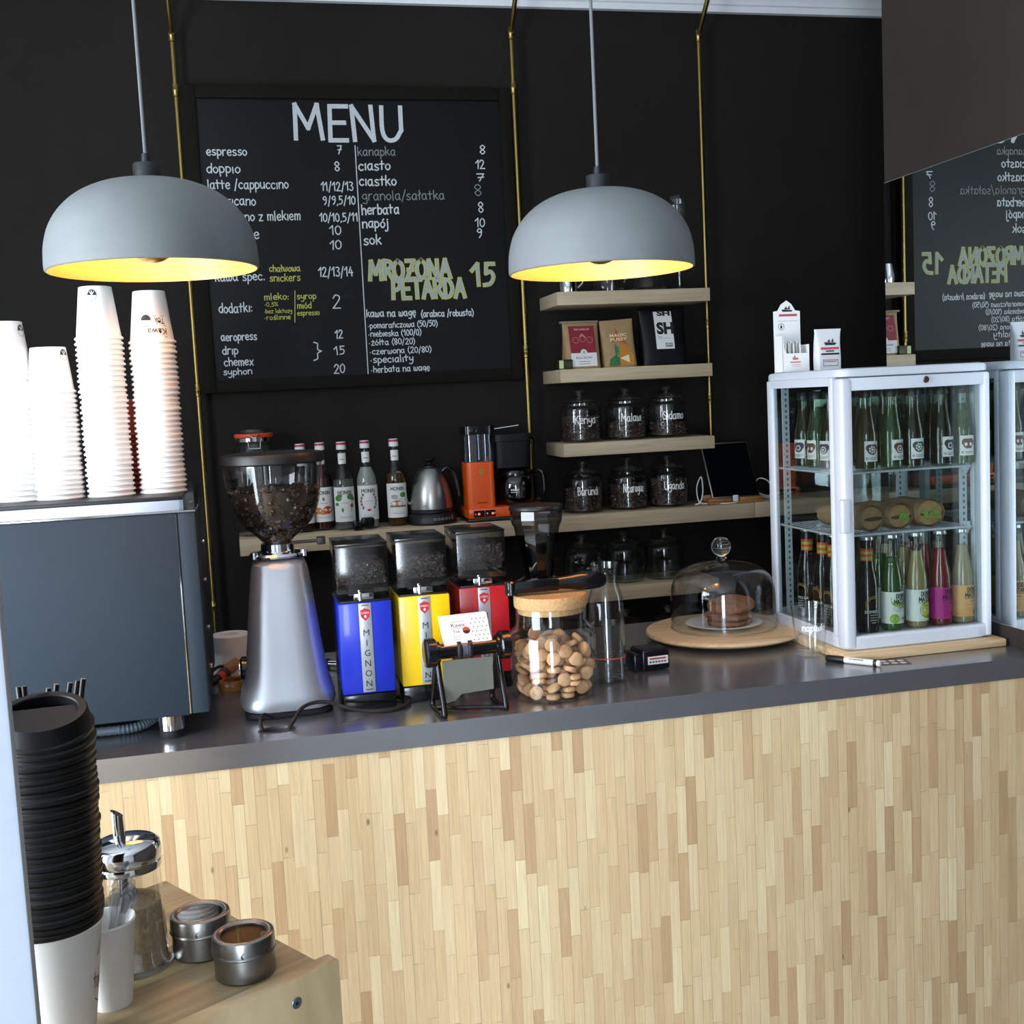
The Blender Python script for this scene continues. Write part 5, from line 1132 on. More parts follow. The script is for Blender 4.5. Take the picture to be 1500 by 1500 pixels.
# ---------------------------------------------------------------- tip glass, marker, card
t = thing('tip_glass', 'empty clear tumbler with white lettering in front of the fridge', 'glass', (1.310, -1.595, CT))
bm = bm_(); lathe(bm, [(0, .001), (.030, .001), (.033, .004), (.046, .124)], 44); lathe(bm, [(.046, .124), (.0448, .124), (.0322, .014), (.028, .011), (0, .011)], 44); obj('glass_body', bm, CLEAR, t)
bm = bm_()
def tg(u, v): r = .0334+(v-.004)/.12*.0128; a = u/.04-.1; return (r*math.sin(a), -r*math.cos(a), v)
write(bm, 'napiwki', -.034, .066, .058, .0105, .0028, tg); obj('lettering', bm, PAPERW, t, flat=True, fix=False)
t = thing('marker_pen', 'white marker pen with black cap lying at the worktop edge', 'marker', (1.354, -1.722, CT+.0078), math.atan2(-.107, .084))
bm = bm_(); tube(bm, [(-.022, 0, 0), (.062, 0, 0), (.064, 0, 0)], .0075, 16, radii=[.0075, .0075, .006]); obj('barrel', bm, PAPERW, t)
bm = bm_(); tube(bm, [(-.068, 0, 0), (-.066, 0, 0), (-.022, 0, 0)], .0078, 16, radii=[.0066, .0078, .0078]); obj('cap', bm, BLACK, t)
bm = bm_(); tube(bm, [(.048, 0, 0), (.056, 0, 0)], .0077, 16); obj('end_band', bm, BLACK, t)
bm = bm_(); Mp = lambda u, v: (u, -.0078*math.sin(.9+v/.0078), .0078*math.cos(.9+v/.0078)); ftext(bm, 'CD MARKER', .008, 0, .004, .036, lambda u, v: (u, -.00785*math.cos(v/.00785+.6), .00785*math.sin(v/.00785+.6)), 0, .02); obj('barrel_print', bm, INK, t, flat=True, fix=False)
t = thing('loyalty_card', 'dark card with white dots lying behind the marker', 'card', (1.433, -1.741, CT), -.25)
bm = bm_(); bx(bm, -.045, .045, -.026, .026, .0, .0008); obj('card_paper', bm, pm('card_brown', '#4a3b38', .4, noise=.1), t)
bm = bm_()
for i in range(4):
    for j in range(2): disc(bm, -.03+.02*i, -.012+.022*j, .0075, lambda u, v: (u, v, .001), 0, 14)
obj('white_dots', bm, PAPERW, t, flat=True, fix=False)

# ---------------------------------------------------------------- drinks fridge
bm = bm_(); bx(bm, 1.338, 1.768, -1.712, -1.25, CT+.0003, CT+.0195, .004); tag(obj('fridge_board', bm, LIGHTW), 'light wooden board under the white drinks fridge', 'board')
FX, FY, FZ = 1.356, -1.685, CT+.020; FW, FD, FH = .392, .395, .665
t = thing('drinks_fridge', 'small white countertop drinks fridge with glass on all sides', 'fridge', (FX, FY, FZ))
FWH = pm('fridge_white', '#c6ccd6', .32, noise=.02); FGR = pm('fridge_rail_grey', '#b9c2ca', .4, noise=.05)
bm = bm_(); loft(bm, [sq_ring(a, b, z, 14, 64, (FW/2, FD/2)) for a, b, z in ((FW/2-.006, FD/2-.006, .0), (FW/2-.001, FD/2-.001, .004), (FW/2-.001, FD/2-.001, .028), (FW/2-.004, FD/2-.004, .030))]); obj('base', bm, FWH, t)
bm = bm_(); loft(bm, [sq_ring(a, b, z, 14, 64, (FW/2, FD/2)) for a, b, z in ((FW/2-.002, FD/2-.002, .646), (FW/2+.003, FD/2+.003, .648), (FW/2+.003, FD/2+.003, .660), (FW/2, FD/2, .665), (FW/2-.01, FD/2-.01, .667))]); obj('top', bm, FWH, t)
bm = bm_()
for px in (0, FW-.016): bx(bm, px, px+.016, .045, .062, .029, .647, .003); bx(bm, px, px+.016, FD-.035, FD-.003, .029, .647, .004)
for px in (.0, FW-.012): bx(bm, px, px+.012, .06, FD-.03, .029, .036); bx(bm, px, px+.012, .06, FD-.03, .627, .647)
bx(bm, .012, FW-.012, FD-.014, FD-.003, .029, .042); bx(bm, .012, FW-.012, FD-.014, FD-.003, .627, .647)
obj('cabinet_frame', bm, FWH, t)
PANE = glass('fridge_pane', (.86, .90, .89), .06)
for nm, a in (('side_pane', (.004, .0075, .062, FD-.034, .036, .628)), ('side_pane', (FW-.0075, FW-.004, .062, FD-.034, .036, .628)), ('rear_pane', (.016, FW-.016, FD-.0085, FD-.006, .042, .628))):
    bm = bm_(); bx(bm, *a); obj(nm, bm, PANE, t)
bm = bm_(); dz0, dz1 = .004, .644
bx(bm, 0, .030, 0, .042, dz0, dz1, .008, 3); bx(bm, FW-.018, FW, 0, .042, dz0, dz1, .006, 3); bx(bm, .022, FW-.012, .002, .040, dz0, .034, .003); bx(bm, .022, FW-.012, .002, .040, .614, dz1, .003)
door = obj('door', bm, FWH, t)
bm = bm_(); bx(bm, .026, FW-.014, .014, .0175, .03, .618); obj('door_pane', bm, PANE, door)
bm = bm_(); bx(bm, -.006, .016, -.006, .012, .283, .362, .004, 3); obj('handle', bm, FWH, door)
bm = bm_(); cyl(bm, .0085, 0, .004, 24, (.219, .0, .632), 0, .001, Matrix.Rotation(PI/2, 4, 'X')); cyl(bm, .0055, .004, .0048, 20, (.2195, .0, .632), 1, 0, Matrix.Rotation(PI/2, 4, 'X')); obj('lock', bm, [CHROME, pm('lock_copper', '#8a4a30', .3, .8)], door)
for px, py in ((.022, .062), (FW-.042, .062), (.022, FD-.05), (FW-.042, FD-.05)):
    bm = bm_(); bx(bm, px, px+.018, py, py+.006, .032, .645); r_ = obj('shelf_rail', bm, FGR, t)
    bm = bm_()
    for k in range(40): patch(bm, px+.0065, px+.0115, .045+.0148*k, .052+.0148*k, on_plane(py-.0006), 0, 1)
    obj('slot', bm, pm('slot_dark', '#4c545c', .6), r_, flat=True, fix=False)
def wire_shelf(z):
    bm = bm_(); a, b, c, d = .02, FW-.02, .05, FD-.02
    for p, q in (((a, c, z), (b, c, z)), ((a, d, z), (b, d, z)), ((a, c, z), (a, d, z)), ((b, c, z), (b, d, z)), ((a, (c+d)/2, z), (b, (c+d)/2, z))): tube(bm, [p, q], .0028, 8)
    for k in range(1, 22): x = a+(b-a)*k/22; tube(bm, [(x, c, z+.002), (x, d, z+.002)], .0014, 6)
    return obj('wire_shelf', bm, FWH, t)
wire_shelf(.418); wire_shelf(.268)
bm = bm_()
for px in (.024, FW-.034):
    for z in (.418, .268, .54): prism(bm, [(.062, z-.02), (.062, z+.012), (.05, z+.014), (.048, z-.004)], px, px+.010, 'yz')
obj('shelf_bracket', bm, FWH, t)
# bottles of juice on the upper shelf
ZU = FZ+.4232
def juice(label, x, y, liq, tr, emb, dens=.35, az=0):
    t = thing('juice_bottle', label, 'bottle', (FX+x, FY+y, ZU), az, 'juice bottles on the upper fridge shelf')
    bm = bm_(); R = .0262
    lathe(bm, [(0, .001), (R-.003, .001), (R, .004), (R, .086), (R-.002, .096), (.019, .125), (.0155, .15), (.0145, .178)], 26); obj('glass_body', bm, glass('green_tint_glass', (.80, .87, .80), .05), t)
    bm = bm_(); q = R-.0013; lathe(bm, [(0, .003), (q, .005), (q, .086), (q-.002, .096), (.0177, .125), (.0145, .148), (0, .148)], 22); obj('juice', bm, liquid('juice_'+liq, liq, dens, tr), t)
    bm = bm_(); lathe(bm, [(.0146, .172), (.0172, .172), (.0178, .176), (.0172, .189), (.0155, .191), (0, .191)], 22); obj('cap', bm, pm('bottle_cap_dark', '#14201a', .4, noise=.1), t)
    bm = bm_(); mf = on_cyl(R+.0006); m2 = on_cyl(R+.0010); m3 = on_cyl(R+.0014)
    patch(bm, -.018, .018, .022, .070, mf, 0, 8); disc(bm, .001, .050, .0125, m2, 1, 22); disc(bm, -.006, .054, .009, m2, 1, 14); disc(bm, .008, .054, .009, m2, 1, 14)
    if emb == 0:
        for k in range(7): disc(bm, .001+.007*math.cos(k*.9), .050+.007*math.sin(k*.9), .0024, m3, 0, 10)
        disc(bm, .001, .05, .003, m3, 0, 10)
    elif emb == 1: disc(bm, .001, .048, .0085, m3, 0, 16); disc(bm, .001, .048, .006, on_cyl(R+.0017), 1, 16); disc(bm, .001, .048, .003, on_cyl(R+.002), 0, 12)
    elif emb == 2: disc(bm, -.005, .049, .0045, m3, 0, 12, sx=.8); disc(bm, .007, .049, .0045, m3, 0, 12, sx=.8); disc(bm, .001, .0365, .003, m3, 0, 12)
    else: disc(bm, .001, .049, .008, m3, 0, 5); disc(bm, .001, .049, .005, on_cyl(R+.0017), 1, 5)
    patch(bm, -.015, -.010, .027, .032, m2, 1, 1); patch(bm, -.0138, -.0112, .0282, .0308, m3, 0, 1); patch(bm, -.007, .014, .030, .0312, m2, 1, 3); patch(bm, -.007, .008, .0265, .0277, m2, 1, 3)
    obj('label_print', bm, [PAPERW, pm('emblem_%d' % (hash_(liq) % 4), ('#5a3a46', '#3c5a48', '#4a3350', '#6b4038')[hash_(liq) % 4], .6, noise=.1)], t, flat=True, fix=False)
def hash_(s): return sum(ord(c) for c in s)
cols = [.090, .157, .214, .292, .350]
fr = [('#6e5634', '#b8a474', 0), ('#66784a', '#b4c494', 1), ('#4a3a2c', '#9a8a70', 0), ('#3c3626', '#8f8868', 3), ('#6c7a4c', '#b4c290', 2)]
dsc = ['brown juice with a flower emblem, nearest the fridge handle', 'green juice with a ring emblem, second from the left', 'pale juice with a plum flower emblem, middle of the row', 'olive juice with a five-sided emblem, second from the right', 'light green juice with a split apple emblem, by the right rail']
for i in range(5):
    juice('front bottle of '+dsc[i], cols[i], .050, fr[i][0], fr[i][1], fr[i][2], az=rnd.uniform(-.15, .25))
for j, yy in ((1, .172), (2, .241), (3, .311)):
    for i in range(5):
        if i == 0: lb = 'green-tinted juice bottle behind the left pane, row %s from the front' % ('two', 'three', 'four')[j-1]
        else: lb = 'green-tinted juice bottle deep in the upper fridge shelf'
        juice(lb, (cols[i] if i else .064)+rnd.uniform(-.002, .002), yy+(.004 if i % 2 else 0), ['#7d8c68', '#6c5c3c'][(i+j) % 2], ['#b8c8a8', '#b8a884'][(i+j) % 2], (i+j) % 4, .3, az=rnd.uniform(-.5, .5)-(.9 if i == 0 else 0))
# wraps on the middle shelf
WR = pm('wrap_paper', '#a08260', .6, noise=.35, nscale=30, bump=.5); GRN = pm('salad', '#86a83c', .55, noise=.8, nscale=160, bump=.7); BRD = pm('bread_cut', '#a98558', .8, noise=.5, nscale=60, bump=.5)
def wrap(label, x, y, rz, green, r=.031):
    t = thing('sandwich_wrap', label, 'sandwich', (FX+x, FY+y, FZ+.2725+r*.93), rz)
    bm = bm_(); R_ = []
    for k in range(9):
        q = k/8; s = r*(1-.25*max(0, q-.6)/.4*q); yy = .17*q; R_.append([Vector((s*(1.05+.02*math.sin(9*q))*math.cos(a), yy, s*.9*math.sin(a)+.001*math.sin(5*a+9*q))) for a in [2*PI*m/28 for m in range(28)]])
    loft(bm, R_, cap0=False); obj('paper_wrapper', bm, WR, t)
    bm = bm_(); loft(bm, [[Vector((r*f*1.03*math.cos(a), y_, r*f*.87*math.sin(a))) for a in [2*PI*m/28 for m in range(28)]] for f, y_ in ((.97, .012), (.93, .004), (.6, .0), (.05, -.001))]); obj('bread', bm, BRD, t)
    bm = bm_(); poly(bm, [(r*.86*math.cos(a), -.002+0*a, r*.15*math.sin(a)-.05*r) for a in [2*PI*m/20 for m in range(20)]], lambda x, y, z: (x, y, z)); obj('filling', bm, pm('filling_dark', '#4d3a24', .7, noise=.5, nscale=120), t, flat=True, fix=False)
    if green:
        bm = bm_()
        for k in range(80):
            u = rnd.uniform(-.62, .72) if green > 1 else rnd.uniform(-.1, .62); q = (rnd.gauss(-.05, .16), rnd.gauss(0, .1))[0]
            s = bmesh.ops.create_icosphere(bm, subdivisions=1, radius=rnd.uniform(.0014, .0032))
            for v in s['verts']: v.co = Vector((v.co.x*1.6, v.co.y*.7, v.co.z))+Vector((r*u, -.0015, r*q+.10*r*math.sin(7*u)))
        obj('salad_filling', bm, GRN, t)
wrap('sandwich wrap in brown paper with its pale bread end, left on the middle fridge shelf', .116, .070, .22, 0, .034)
wrap('middle sandwich wrap with a little green salad, between two others', .192, .072, .10, 1, .034)
wrap('right-hand sandwich wrap stuffed with green salad', .272, .068, .03, 2, .037)
# bottles at the bottom
ZL = FZ+.0305
def soda(label, x, y, liq, tr, lab, dens, dark=False, az=0.0, grp='lemonade bottles at the bottom of the fridge', fill=.19):
    t = thing('drink_bottle', label, 'bottle', (FX+x, FY+y, ZL), az, grp)
    R = .0262; pr = [(0, .001), (R-.004, .001), (R, .005), (R, .118), (R-.002, .132), (.0185, .158), (.0145, .178), (.0125, .205), (.0122, .222), (.0138, .224), (.0138, .228)]
    bm = bm_(); lathe(bm, pr, 26); obj('glass_body', bm, (pm('dark_brown_glass', '#0d0806', .08, noise=0) if dark else CLEAR), t)
    if not dark:
        bm = bm_(); q = [(max(0, r-.0013), z+.002) for r, z in pr if z < fill]; q.append((q[-1][0]*.96, fill)); q.append((0, fill)); lathe(bm, q, 22); obj('drink', bm, liquid('drink_'+liq, liq, dens, tr), t)
    bm = bm_(); lathe(bm, [(.0125, .2255), (.0155, .2255), (.016, .2275), (.0148, .2335), (.012, .2345), (0, .2345)], 22); obj('crown_cap', bm, pm('cap_silver', '#c2c4c6', .25, .8), t)
    bm = bm_(); mf = on_cyl(R+.0006); m2 = on_cyl(R+.0011); m3 = on_cyl(R+.0015)
    if dark:
        for k in range(5): rr = .0165-.0002; lathe(bm, [(.0150, .172+.0068*k), (.0149, .1788+.0068*k)], 22, mi=(1, 2)[k % 2])
        for k in range(22):
            a = PI*(-.15+1.3*k/21)
            for q in (.0145, .0185): disc(bm, q*math.cos(a)*1.05, .073+q*math.sin(a), .0013, mf, 3, 6)
        ftext(bm, 'BOMBILLA', 0, .0545, .007, .044, mf, 0)
        for k, w_ in enumerate((.02, .018, .018, .012)): patch(bm, -w_/2, w_/2, .045-.0062*k, .0478-.0062*k, mf, 4, 2)
        patch(bm, .047, .062, .06, .088, mf, 0, 3)
        mats = [PAPERW, pm('foil_red', '#c2402a', .4, noise=.05), pm('foil_green', '#9aa63a', .4, noise=.05), pm('print_gold', '#b3913f', .4, noise=.05), pm('print_dim', '#8e8e8a', .5)]
    else:
        c_ = PI*R*.92; patch(bm, -c_, c_, .020, .097, mf, 0, 24)
        write(bm, 'DOBRA', -.008, .0815, .033, .0066, .0019, m2, 1); write(bm, 'MATERIA', -.014, .0680, .044, .0066, .0019, m2, 1)
        patch(bm, -.015, .028, .0645, .0655, m2, 1, 4)
        if lab[1] == 'lime': disc(bm, -.004, .078, .017, m2, 2, 18, PI*.9, 2*PI-.5); disc(bm, .012, .069, .011, m2, 2, 14, PI, 2*PI); disc(bm, -.012, .032, .012, m2, 2, 16); disc(bm, -.004, .058, .008, m2, 3, 14, sx=1.6)
        if lab[1] == 'lemon': disc(bm, .010, .048, .0215, m2, 2, 24); disc(bm, .010, .048, .017, m3, 3, 24)
        patch(bm, -.002, .018, .0575, .0588, on_cyl(R+.0018), 1, 3); patch(bm, -.012, .02, .05, .0505, on_cyl(R+.0018), 1, 3)
        poly(bm, [(.010, .026), (.0125, .026), (.0135, .034), (.011, .036), (.009, .034)], on_cyl(R+.0018), 1)
        mats = [lab[0], INK, pm('lime_green', '#8fb32e', .5, noise=.1), pm('lemon_pale', '#cfca3c', .5, noise=.1)] if lab[1] != 'lime' else [lab[0], INK, pm('lime_green', '#8fb32e', .5, noise=.1), pm('label_grey', '#c9cfd4', .5, noise=.05)]
    obj('label_print', bm, mats, t, flat=True, fix=False)
soda('dark bottle with a gold dotted ring emblem, front left in the fridge', .086, .050, '', '', None, 1, True, .06, 'dark bottles with striped necks')
for yy, lb in ((.149, 'dark bottle with a striped neck, right-hand of the three behind the left pane'), (.21, 'dark bottle with a striped neck, middle of the three behind the left pane'), (.29, 'dark bottle with a striped neck, rearmost behind the left pane')):
    soda(lb, .054+rnd.uniform(-.003, .003), yy, '', '', None, 1, True, rnd.uniform(-1.6, -.7), 'dark bottles with striped necks')
LBL = [('green lemonade with a white and lime-green label', '#4a7034', '#8fb070', (pm('label_white', '#dfe2dc', .5, noise=.03), 'lime'), .5, .178), ('cloudy lemonade with a white label and a big lemon slice', '#b5a870', '#d8d0a8', (pm('label_white', '#dfe2dc', .5), 'lemon'), .55, .19), ('red lemonade with a magenta label', '#8e2c30', '#c06a68', (pm('label_magenta', '#b0187e', .5, noise=.03), ''), .55, .19), ('pale lemonade with an apricot orange label', '#c4b48a', '#e0d4b4', (pm('label_apricot', '#d8a05c', .5, noise=.03), ''), .45, .195)]
for i, (ds, a, b, lab, dn, fl) in enumerate(LBL):
    x = (.152, .219, .284, .345)[i]
    soda('front bottle of '+ds, x, .050, a, b, lab, dn, False, .12, fill=fl)
    for j, yy in ((1, .125), (2, .195)):
        soda('%s bottle of %s, deeper in' % (('second', 'third')[j-1], ds), min(x+.010, .338)+rnd.uniform(-.004, .004), yy+.004*i, a, b, lab, dn, False, rnd.uniform(-.6, .9), fill=fl)

# ---------------------------------------------------------------- on top of the fridge
zf = FZ+.6672
t = thing('tea_bag_box', 'tall white open display box of sachets on the fridge', 'box', (1.365, -1.375, zf), .04)
bm = bm_(); w, d, h = .076, .045, .094
bx(bm, 0, w, 0, .0015, 0, .048); bx(bm, 0, .0015, 0, d, 0, h); bx(bm, w-.0015, w, 0, d, 0, .07); bx(bm, 0, w, 0, d, 0, .0015); prism(bm, [(0, 0), (w, 0), (w, .158), (.062, .160), (.052, .176), (.038, .186), (.022, .176), (.012, .160), (0, .158)], d-.002, d, 'xz'); prism(bm, [(0, .048), (.012, .048), (.006, .06), (.003, .094), (0, .094)], 0, .0015, 'xz')
obj('carton', bm, PAPER, t)
bm = bm_(); mf = on_plane(d-.0026); mb = on_plane(-.0006); RD, NV = 1, 0
poly(bm, [(.022, .163), (.055, .161), (.052, .157), (.026, .157)], mf, 0); poly(bm, [(.03, .163), (.036, .171), (.04, .164), (.046, .174), (.047, .163)], mf, 0); patch(bm, .015, .067, .145, .151, mf, 1, 1); patch(bm, .012, .069, .133, .1335, mf, 0, 1); disc(bm, .021, .119, .0085, mf, 0, 20, r0=.0074); disc(bm, .021, .117, .003, mf, 0, 10); poly(bm, [(.018, .118), (.021, .125), (.0235, .119)], mf, 0)
poly(bm, [(.027, .037), (.045, .036), (.043, .031), (.029, .031)], mb, 3); poly(bm, [(.03, .037), (.034, .044), (.037, .037)], mb, 3); patch(bm, .021, .051, .024, .0265, mb, 1, 1); patch(bm, .024, .05, .0185, .0195, mb, 3, 1); patch(bm, .024, .05, .0145, .0152, mb, 3, 1)
obj('carton_print', bm, [INK, pm('print_crimson', '#c04858', .6), PAPERW, pm('print_rose', '#c07068', .6)], t, flat=True, fix=False)
SA = pm('sachet_white', '#dcdcd8', .45, noise=.08)
for k in range(8):
    bm = bm_(); bx(bm, -.0115, .0115, -.0011, .0011, 0, .068+.004*(k % 3)); tag(obj('sachet', bm, SA, None, (1.365+.017+.0062*k, -1.375+.016+.0028*(k % 3), zf+.003), (rnd.uniform(-.1, .02), rnd.uniform(-.08, .08), 1.35+rnd.uniform(-.1, .1))), 'slim white sachet standing in the white display box', 'sachet', 'sachets in the display box')
t = thing('sachet_packet', 'short white printed packet leaning beside the tall display box on the fridge', 'packet', (1.484, -1.385, zf), .05)
bm = bm_(); loft(bm, [sq_ring(a, b, z, 6, 40, (c, 0)) for a, b, z, c in ((.034, .015, 0, 0), (.034, .016, .03, 0), (.034, .012, .07, 0), (.036, .005, .095, .002), (.0385, .002, .106, .003))]); obj('body', bm, pm('foil_white', '#d9dade', .35, noise=.1, nscale=30, bump=.3), t)
bm = bm_(); mf = lambda u, v: (u, -.0172+(.010*max(0, v-.035)/.07), v)
poly(bm, [(-.015, .072), (.021, .07), (.016, .064), (-.012, .064)], mf, 0); poly(bm, [(-.006, .072), (0, .08), (.004, .072)], mf, 0); poly(bm, [(.006, .072), (.011, .083), (.013, .071)], mf, 0); patch(bm, -.026, .026, .053, .059, mf, 1, 1); patch(bm, -.026, .026, .0395, .044, mf, 0, 1); patch(bm, -.012, .012, .0475, .0505, mf, 0, 1)
for z in (.026, .011): patch(bm, -.021, .021, z, z+.0012, mf, 0, 1)
for x in (-.021, .020): patch(bm, x, x+.0012, .011, .027, mf, 0, 1)
patch(bm, -.017, .017, .0215, .0235, mf, 1, 1)
obj('packet_print', bm, [INK, pm('print_crimson', '#c04858', .6)], t, flat=True, fix=False)

# ---------------------------------------------------------------- wooden side stand close to the camera
TZ = 1.03; th = math.radians(31.5)
t = thing('wooden_stand', 'pale pine serving stand with a screwed front board, close to the camera', 'stand', (.055, -2.850, 0), th)
# local: x towards its right end (0 = right end), y towards the bar
PW = wood('pine_grain', '#8d7958', '#b09b74', (1.6, 55, 55), .5, .1, 4)
PW2 = wood('pine_face', '#a68d66', '#cdb78f', (10, 30, 4), .5, .1, 4)
bm = bm_(); bx(bm, -.75, -.014, .0, .352, TZ-.018, TZ, .001); obj('shelf_board', bm, PW, t)
bm = bm_(); bx(bm, -.75, .0, -.0225, -.0005, TZ-.20, TZ+.004, .0015); obj('front_board', bm, PW2, t)
bm = bm_(); bx(bm, -.06, -.04, .0, .34, 0, TZ-.0185); bx(bm, -.74, -.72, .0, .34, 0, TZ-.0185); bx(bm, -.72, -.06, .32, .34, 0, TZ-.0185); obj('side_panel', bm, PW, t)
bm = bm_(); cyl(bm, .0062, 0, .0016, 20, (-.060, -.0227, TZ-.023), 0, .0004, Matrix.Rotation(PI/2, 4, 'X')); obj('screw', bm, pm('screw_zinc', '#8d97a4', .35, .9, noise=.1), t)
bm = bm_(); disc(bm, -.060, TZ-.023, .0022, on_plane(-.0246), 0, 6); obj('screw_socket', bm, BLACK, t, flat=True)

# ---------------------------------------------------------------- cup with a tower of lids
lx, ly = -.2135, -2.945
t = thing('paper_cup', 'tall white paper cup carrying the tower of black lids', 'cup', (lx, ly, TZ))
bm = bm_(); lathe(bm, [(0, .004), (.0255, .004), (.0258, .0), (.0272, .0), (.0425, .121), (.044, .123), (.043, .126), (.0415, .125), (.0413, .121), (.026, .008)], 48); obj('body', bm, CUPW, t)
bm = bm_()
def cm(u, v): r = .0272+.0153*v/.121+.0005; a = 1.30+u/.042; return (r*math.sin(a), -r*math.cos(a), v)
write(bm, 'tok', -.008, .055, .02, .012, .0014, cm); ribbon(bm, [(-.004, .045), (.006, .039)], .0014, cm); ribbon(bm, [(-.002, .09), (.006, .104)], .0014, cm); obj('red_print', bm, pm('red_pencil', '#8e4238', .6), t, flat=True, fix=False)
LIDM = pm('lid_black', '#0b0c0e', .42, spec=.35, noise=.08, nscale=60)
lp = 0.0071; nl = 27; zl = TZ+.1235
def lid_bm(full):
    bm = bm_(); n = 56
    lathe(bm, [(.0435, .002), (.0462, .0), (.0474, .002), (.0474, .0046), (.0455, .0062), (.0452, .0078), (.0445, .009), (.0425, .0205), (.0412, .0222), (.0345, .0222), (.0335, .021)], n)
    if full:
        # sloping recessed deck: low at the sip side
        for k in range(n):
            a0, a1 = 2*PI*k/n, 2*PI*(k+1)/n
            def zz(a): return .0185-.010*max(0, math.sin(a)-.25)
            p = [Vector((.0335*math.cos(a), .0335*math.sin(a), .021)) for a in (a0, a1)]; q = [Vector((.0328*math.cos(a), .0328*math.sin(a), zz(a))) for a in (a1, a0)]
            bm.faces.new([bm.verts.new(v) for v in p+q]); 
        m_ = 24; arc = [PI*.5+(k/m_-.5)*PI*.72 for k in range(m_+1)]
        up = [Vector((.0328*math.cos(a), .0328*math.sin(a), .0085)) for a in arc]
        bm.faces.new([bm.verts.new(v) for v in up])
        arc2 = [PI*.5+PI*.36+(k/40)*(2*PI-PI*.72) for k in range(41)]
        bm.faces.new([bm.verts.new(Vector((.0328*math.cos(a), .0328*math.sin(a), .0187))) for a in arc2])
        bm.faces.new([bm.verts.new(v) for v in (Vector((up[0].x, up[0].y, .0085)), Vector((up[-1].x, up[-1].y, .0085)), Vector((up[-1].x, up[-1].y, .0187)), Vector((up[0].x, up[0].y, .0187)))])
    else: bm.faces.new([bm.verts.new(Vector((.0335*math.cos(2*PI*k/n), .0335*math.sin(2*PI*k/n), .019))) for k in range(n)])
    return bm
src = None
for k in range(nl):
    jx_, jy_ = rnd.uniform(-.0011, .0011), rnd.uniform(-.0011, .0011)
    if k == nl-1:
        o = obj('cup_lid', lid_bm(True), LIDM, None, (lx+.004, ly-.001, zl+k*lp+.0125), (.25, .0, .06)); bm = bm_(); 
        bx(bm, -.0058, .0058, -.0018, .0018, -.0004, .0004, .0003); obj('sip_hole', bm, RUBBER, o, (-.002, .0375, .0224)); tag(o, 'topmost black lid with its sip hole, on the lid tower', 'lid', 'black lids on the paper cup'); continue
    if src is None: src = o = obj('cup_lid', lid_bm(False), LIDM)
    else: o = src.copy(); C.objects.link(o)
    tl = {nl-2: (.15, .0075), nl-3: (.07, .0035), nl-4: (.03, .0015)}.get(k, (0, 0)); o.location = (lx+jx_-.0025+.007*k/nl, ly+jy_, zl+k*lp+tl[1]); o.rotation_euler = (rnd.uniform(-.012, .012)+tl[0], rnd.uniform(-.012, .012), rnd.uniform(-.1, .1))
    tag(o, 'black plastic lid stacked in the tall tower of lids on the paper cup', 'lid', 'black lids on the paper cup')
# straws in a tumbler behind the lids
t = thing('straw_tumbler', 'dark tumbler of straws hidden behind the tower of lids', 'tumbler', (-.262, -2.828, TZ))
bm = bm_(); lathe(bm, [(0, .001), (.030, .001), (.034, .12), (.032, .12), (.028, .004), (0, .004)], 32); obj('body', bm, BLACK, t)
STR = pm('straw_black', '#0c0d10', .35, noise=.05)
for i, (a, q, tip) in enumerate([(0.0, 0, (-0.2517, -2.83, 1.3727)), (0.9, 0, (-0.2499, -2.81, 1.3686)), (1.8, 0, (-0.2284, -2.79, 1.3594)), (2.7, 0, (-0.213, -2.83, 1.3717)), (3.6, 0, (-0.202, -2.81, 1.3675)), (4.5, 0, (-0.1969, -2.79, 1.3647)), (5.4, 0, (-0.1854, -2.83, 1.3749))]):
    b = Vector((-.258+.016*math.cos(a), -2.828+.012*math.sin(a), TZ+.006)); e = Vector(tip)
    bm = bm_(); tube(bm, [b, e], .0031, 10); tag(obj('straw', bm, STR), 'black drinking straw sticking up behind the tower of lids', 'straw', 'black straws behind the lids')
# ---------------------------------------------------------------- cup of stirrers
cx_, cy_ = -.177, -2.880
t = thing('paper_cup', 'short white paper cup holding clear plastic spoons', 'cup', (cx_, cy_, TZ))
bm = bm_(); lathe(bm, [(0, .004), (.020, .004), (.0202, 0), (.0215, 0), (.0298, .090), (.031, .0915), (.0302, .094), (.029, .093), (.0286, .090), (.0205, .008)], 44); obj('body', bm, CUPW, t)
SPO = glass('spoon_plastic', (.80, .81, .82), .16, .15)
for k in range(9):
    a = rnd.uniform(0, 6.28); b = Vector((cx_-.009+.005*math.cos(a), cy_+.008*math.sin(a), TZ+.008)); e = Vector((cx_+.022+.009*math.cos(a*1.7), cy_+.010*math.sin(a), TZ+.128+rnd.uniform(-.012, .006)))
    bm = bm_(); d_ = (e-b).normalized(); n_ = d_.cross(Vector((0, 1, 0))).normalized(); m_ = d_.cross(n_)
    R_ = []
    for q, w_, h_ in ((0, .0025, .001), (.7, .003, .001), (.82, .005, .0012), (.92, .0075, .0013), (.98, .006, .0012), (1.0, .002, .0008)):
        c_ = b+(e-b)*q; R_.append([c_+n_*w_*math.cos(2*PI*s/10)+m_*(h_*math.sin(2*PI*s/10)) for s in range(10)])
    loft(bm, R_); tag(obj('plastic_spoon', bm, SPO), 'clear plastic spoon leaning in the short paper cup', 'spoon', 'plastic spoons in the paper cup')
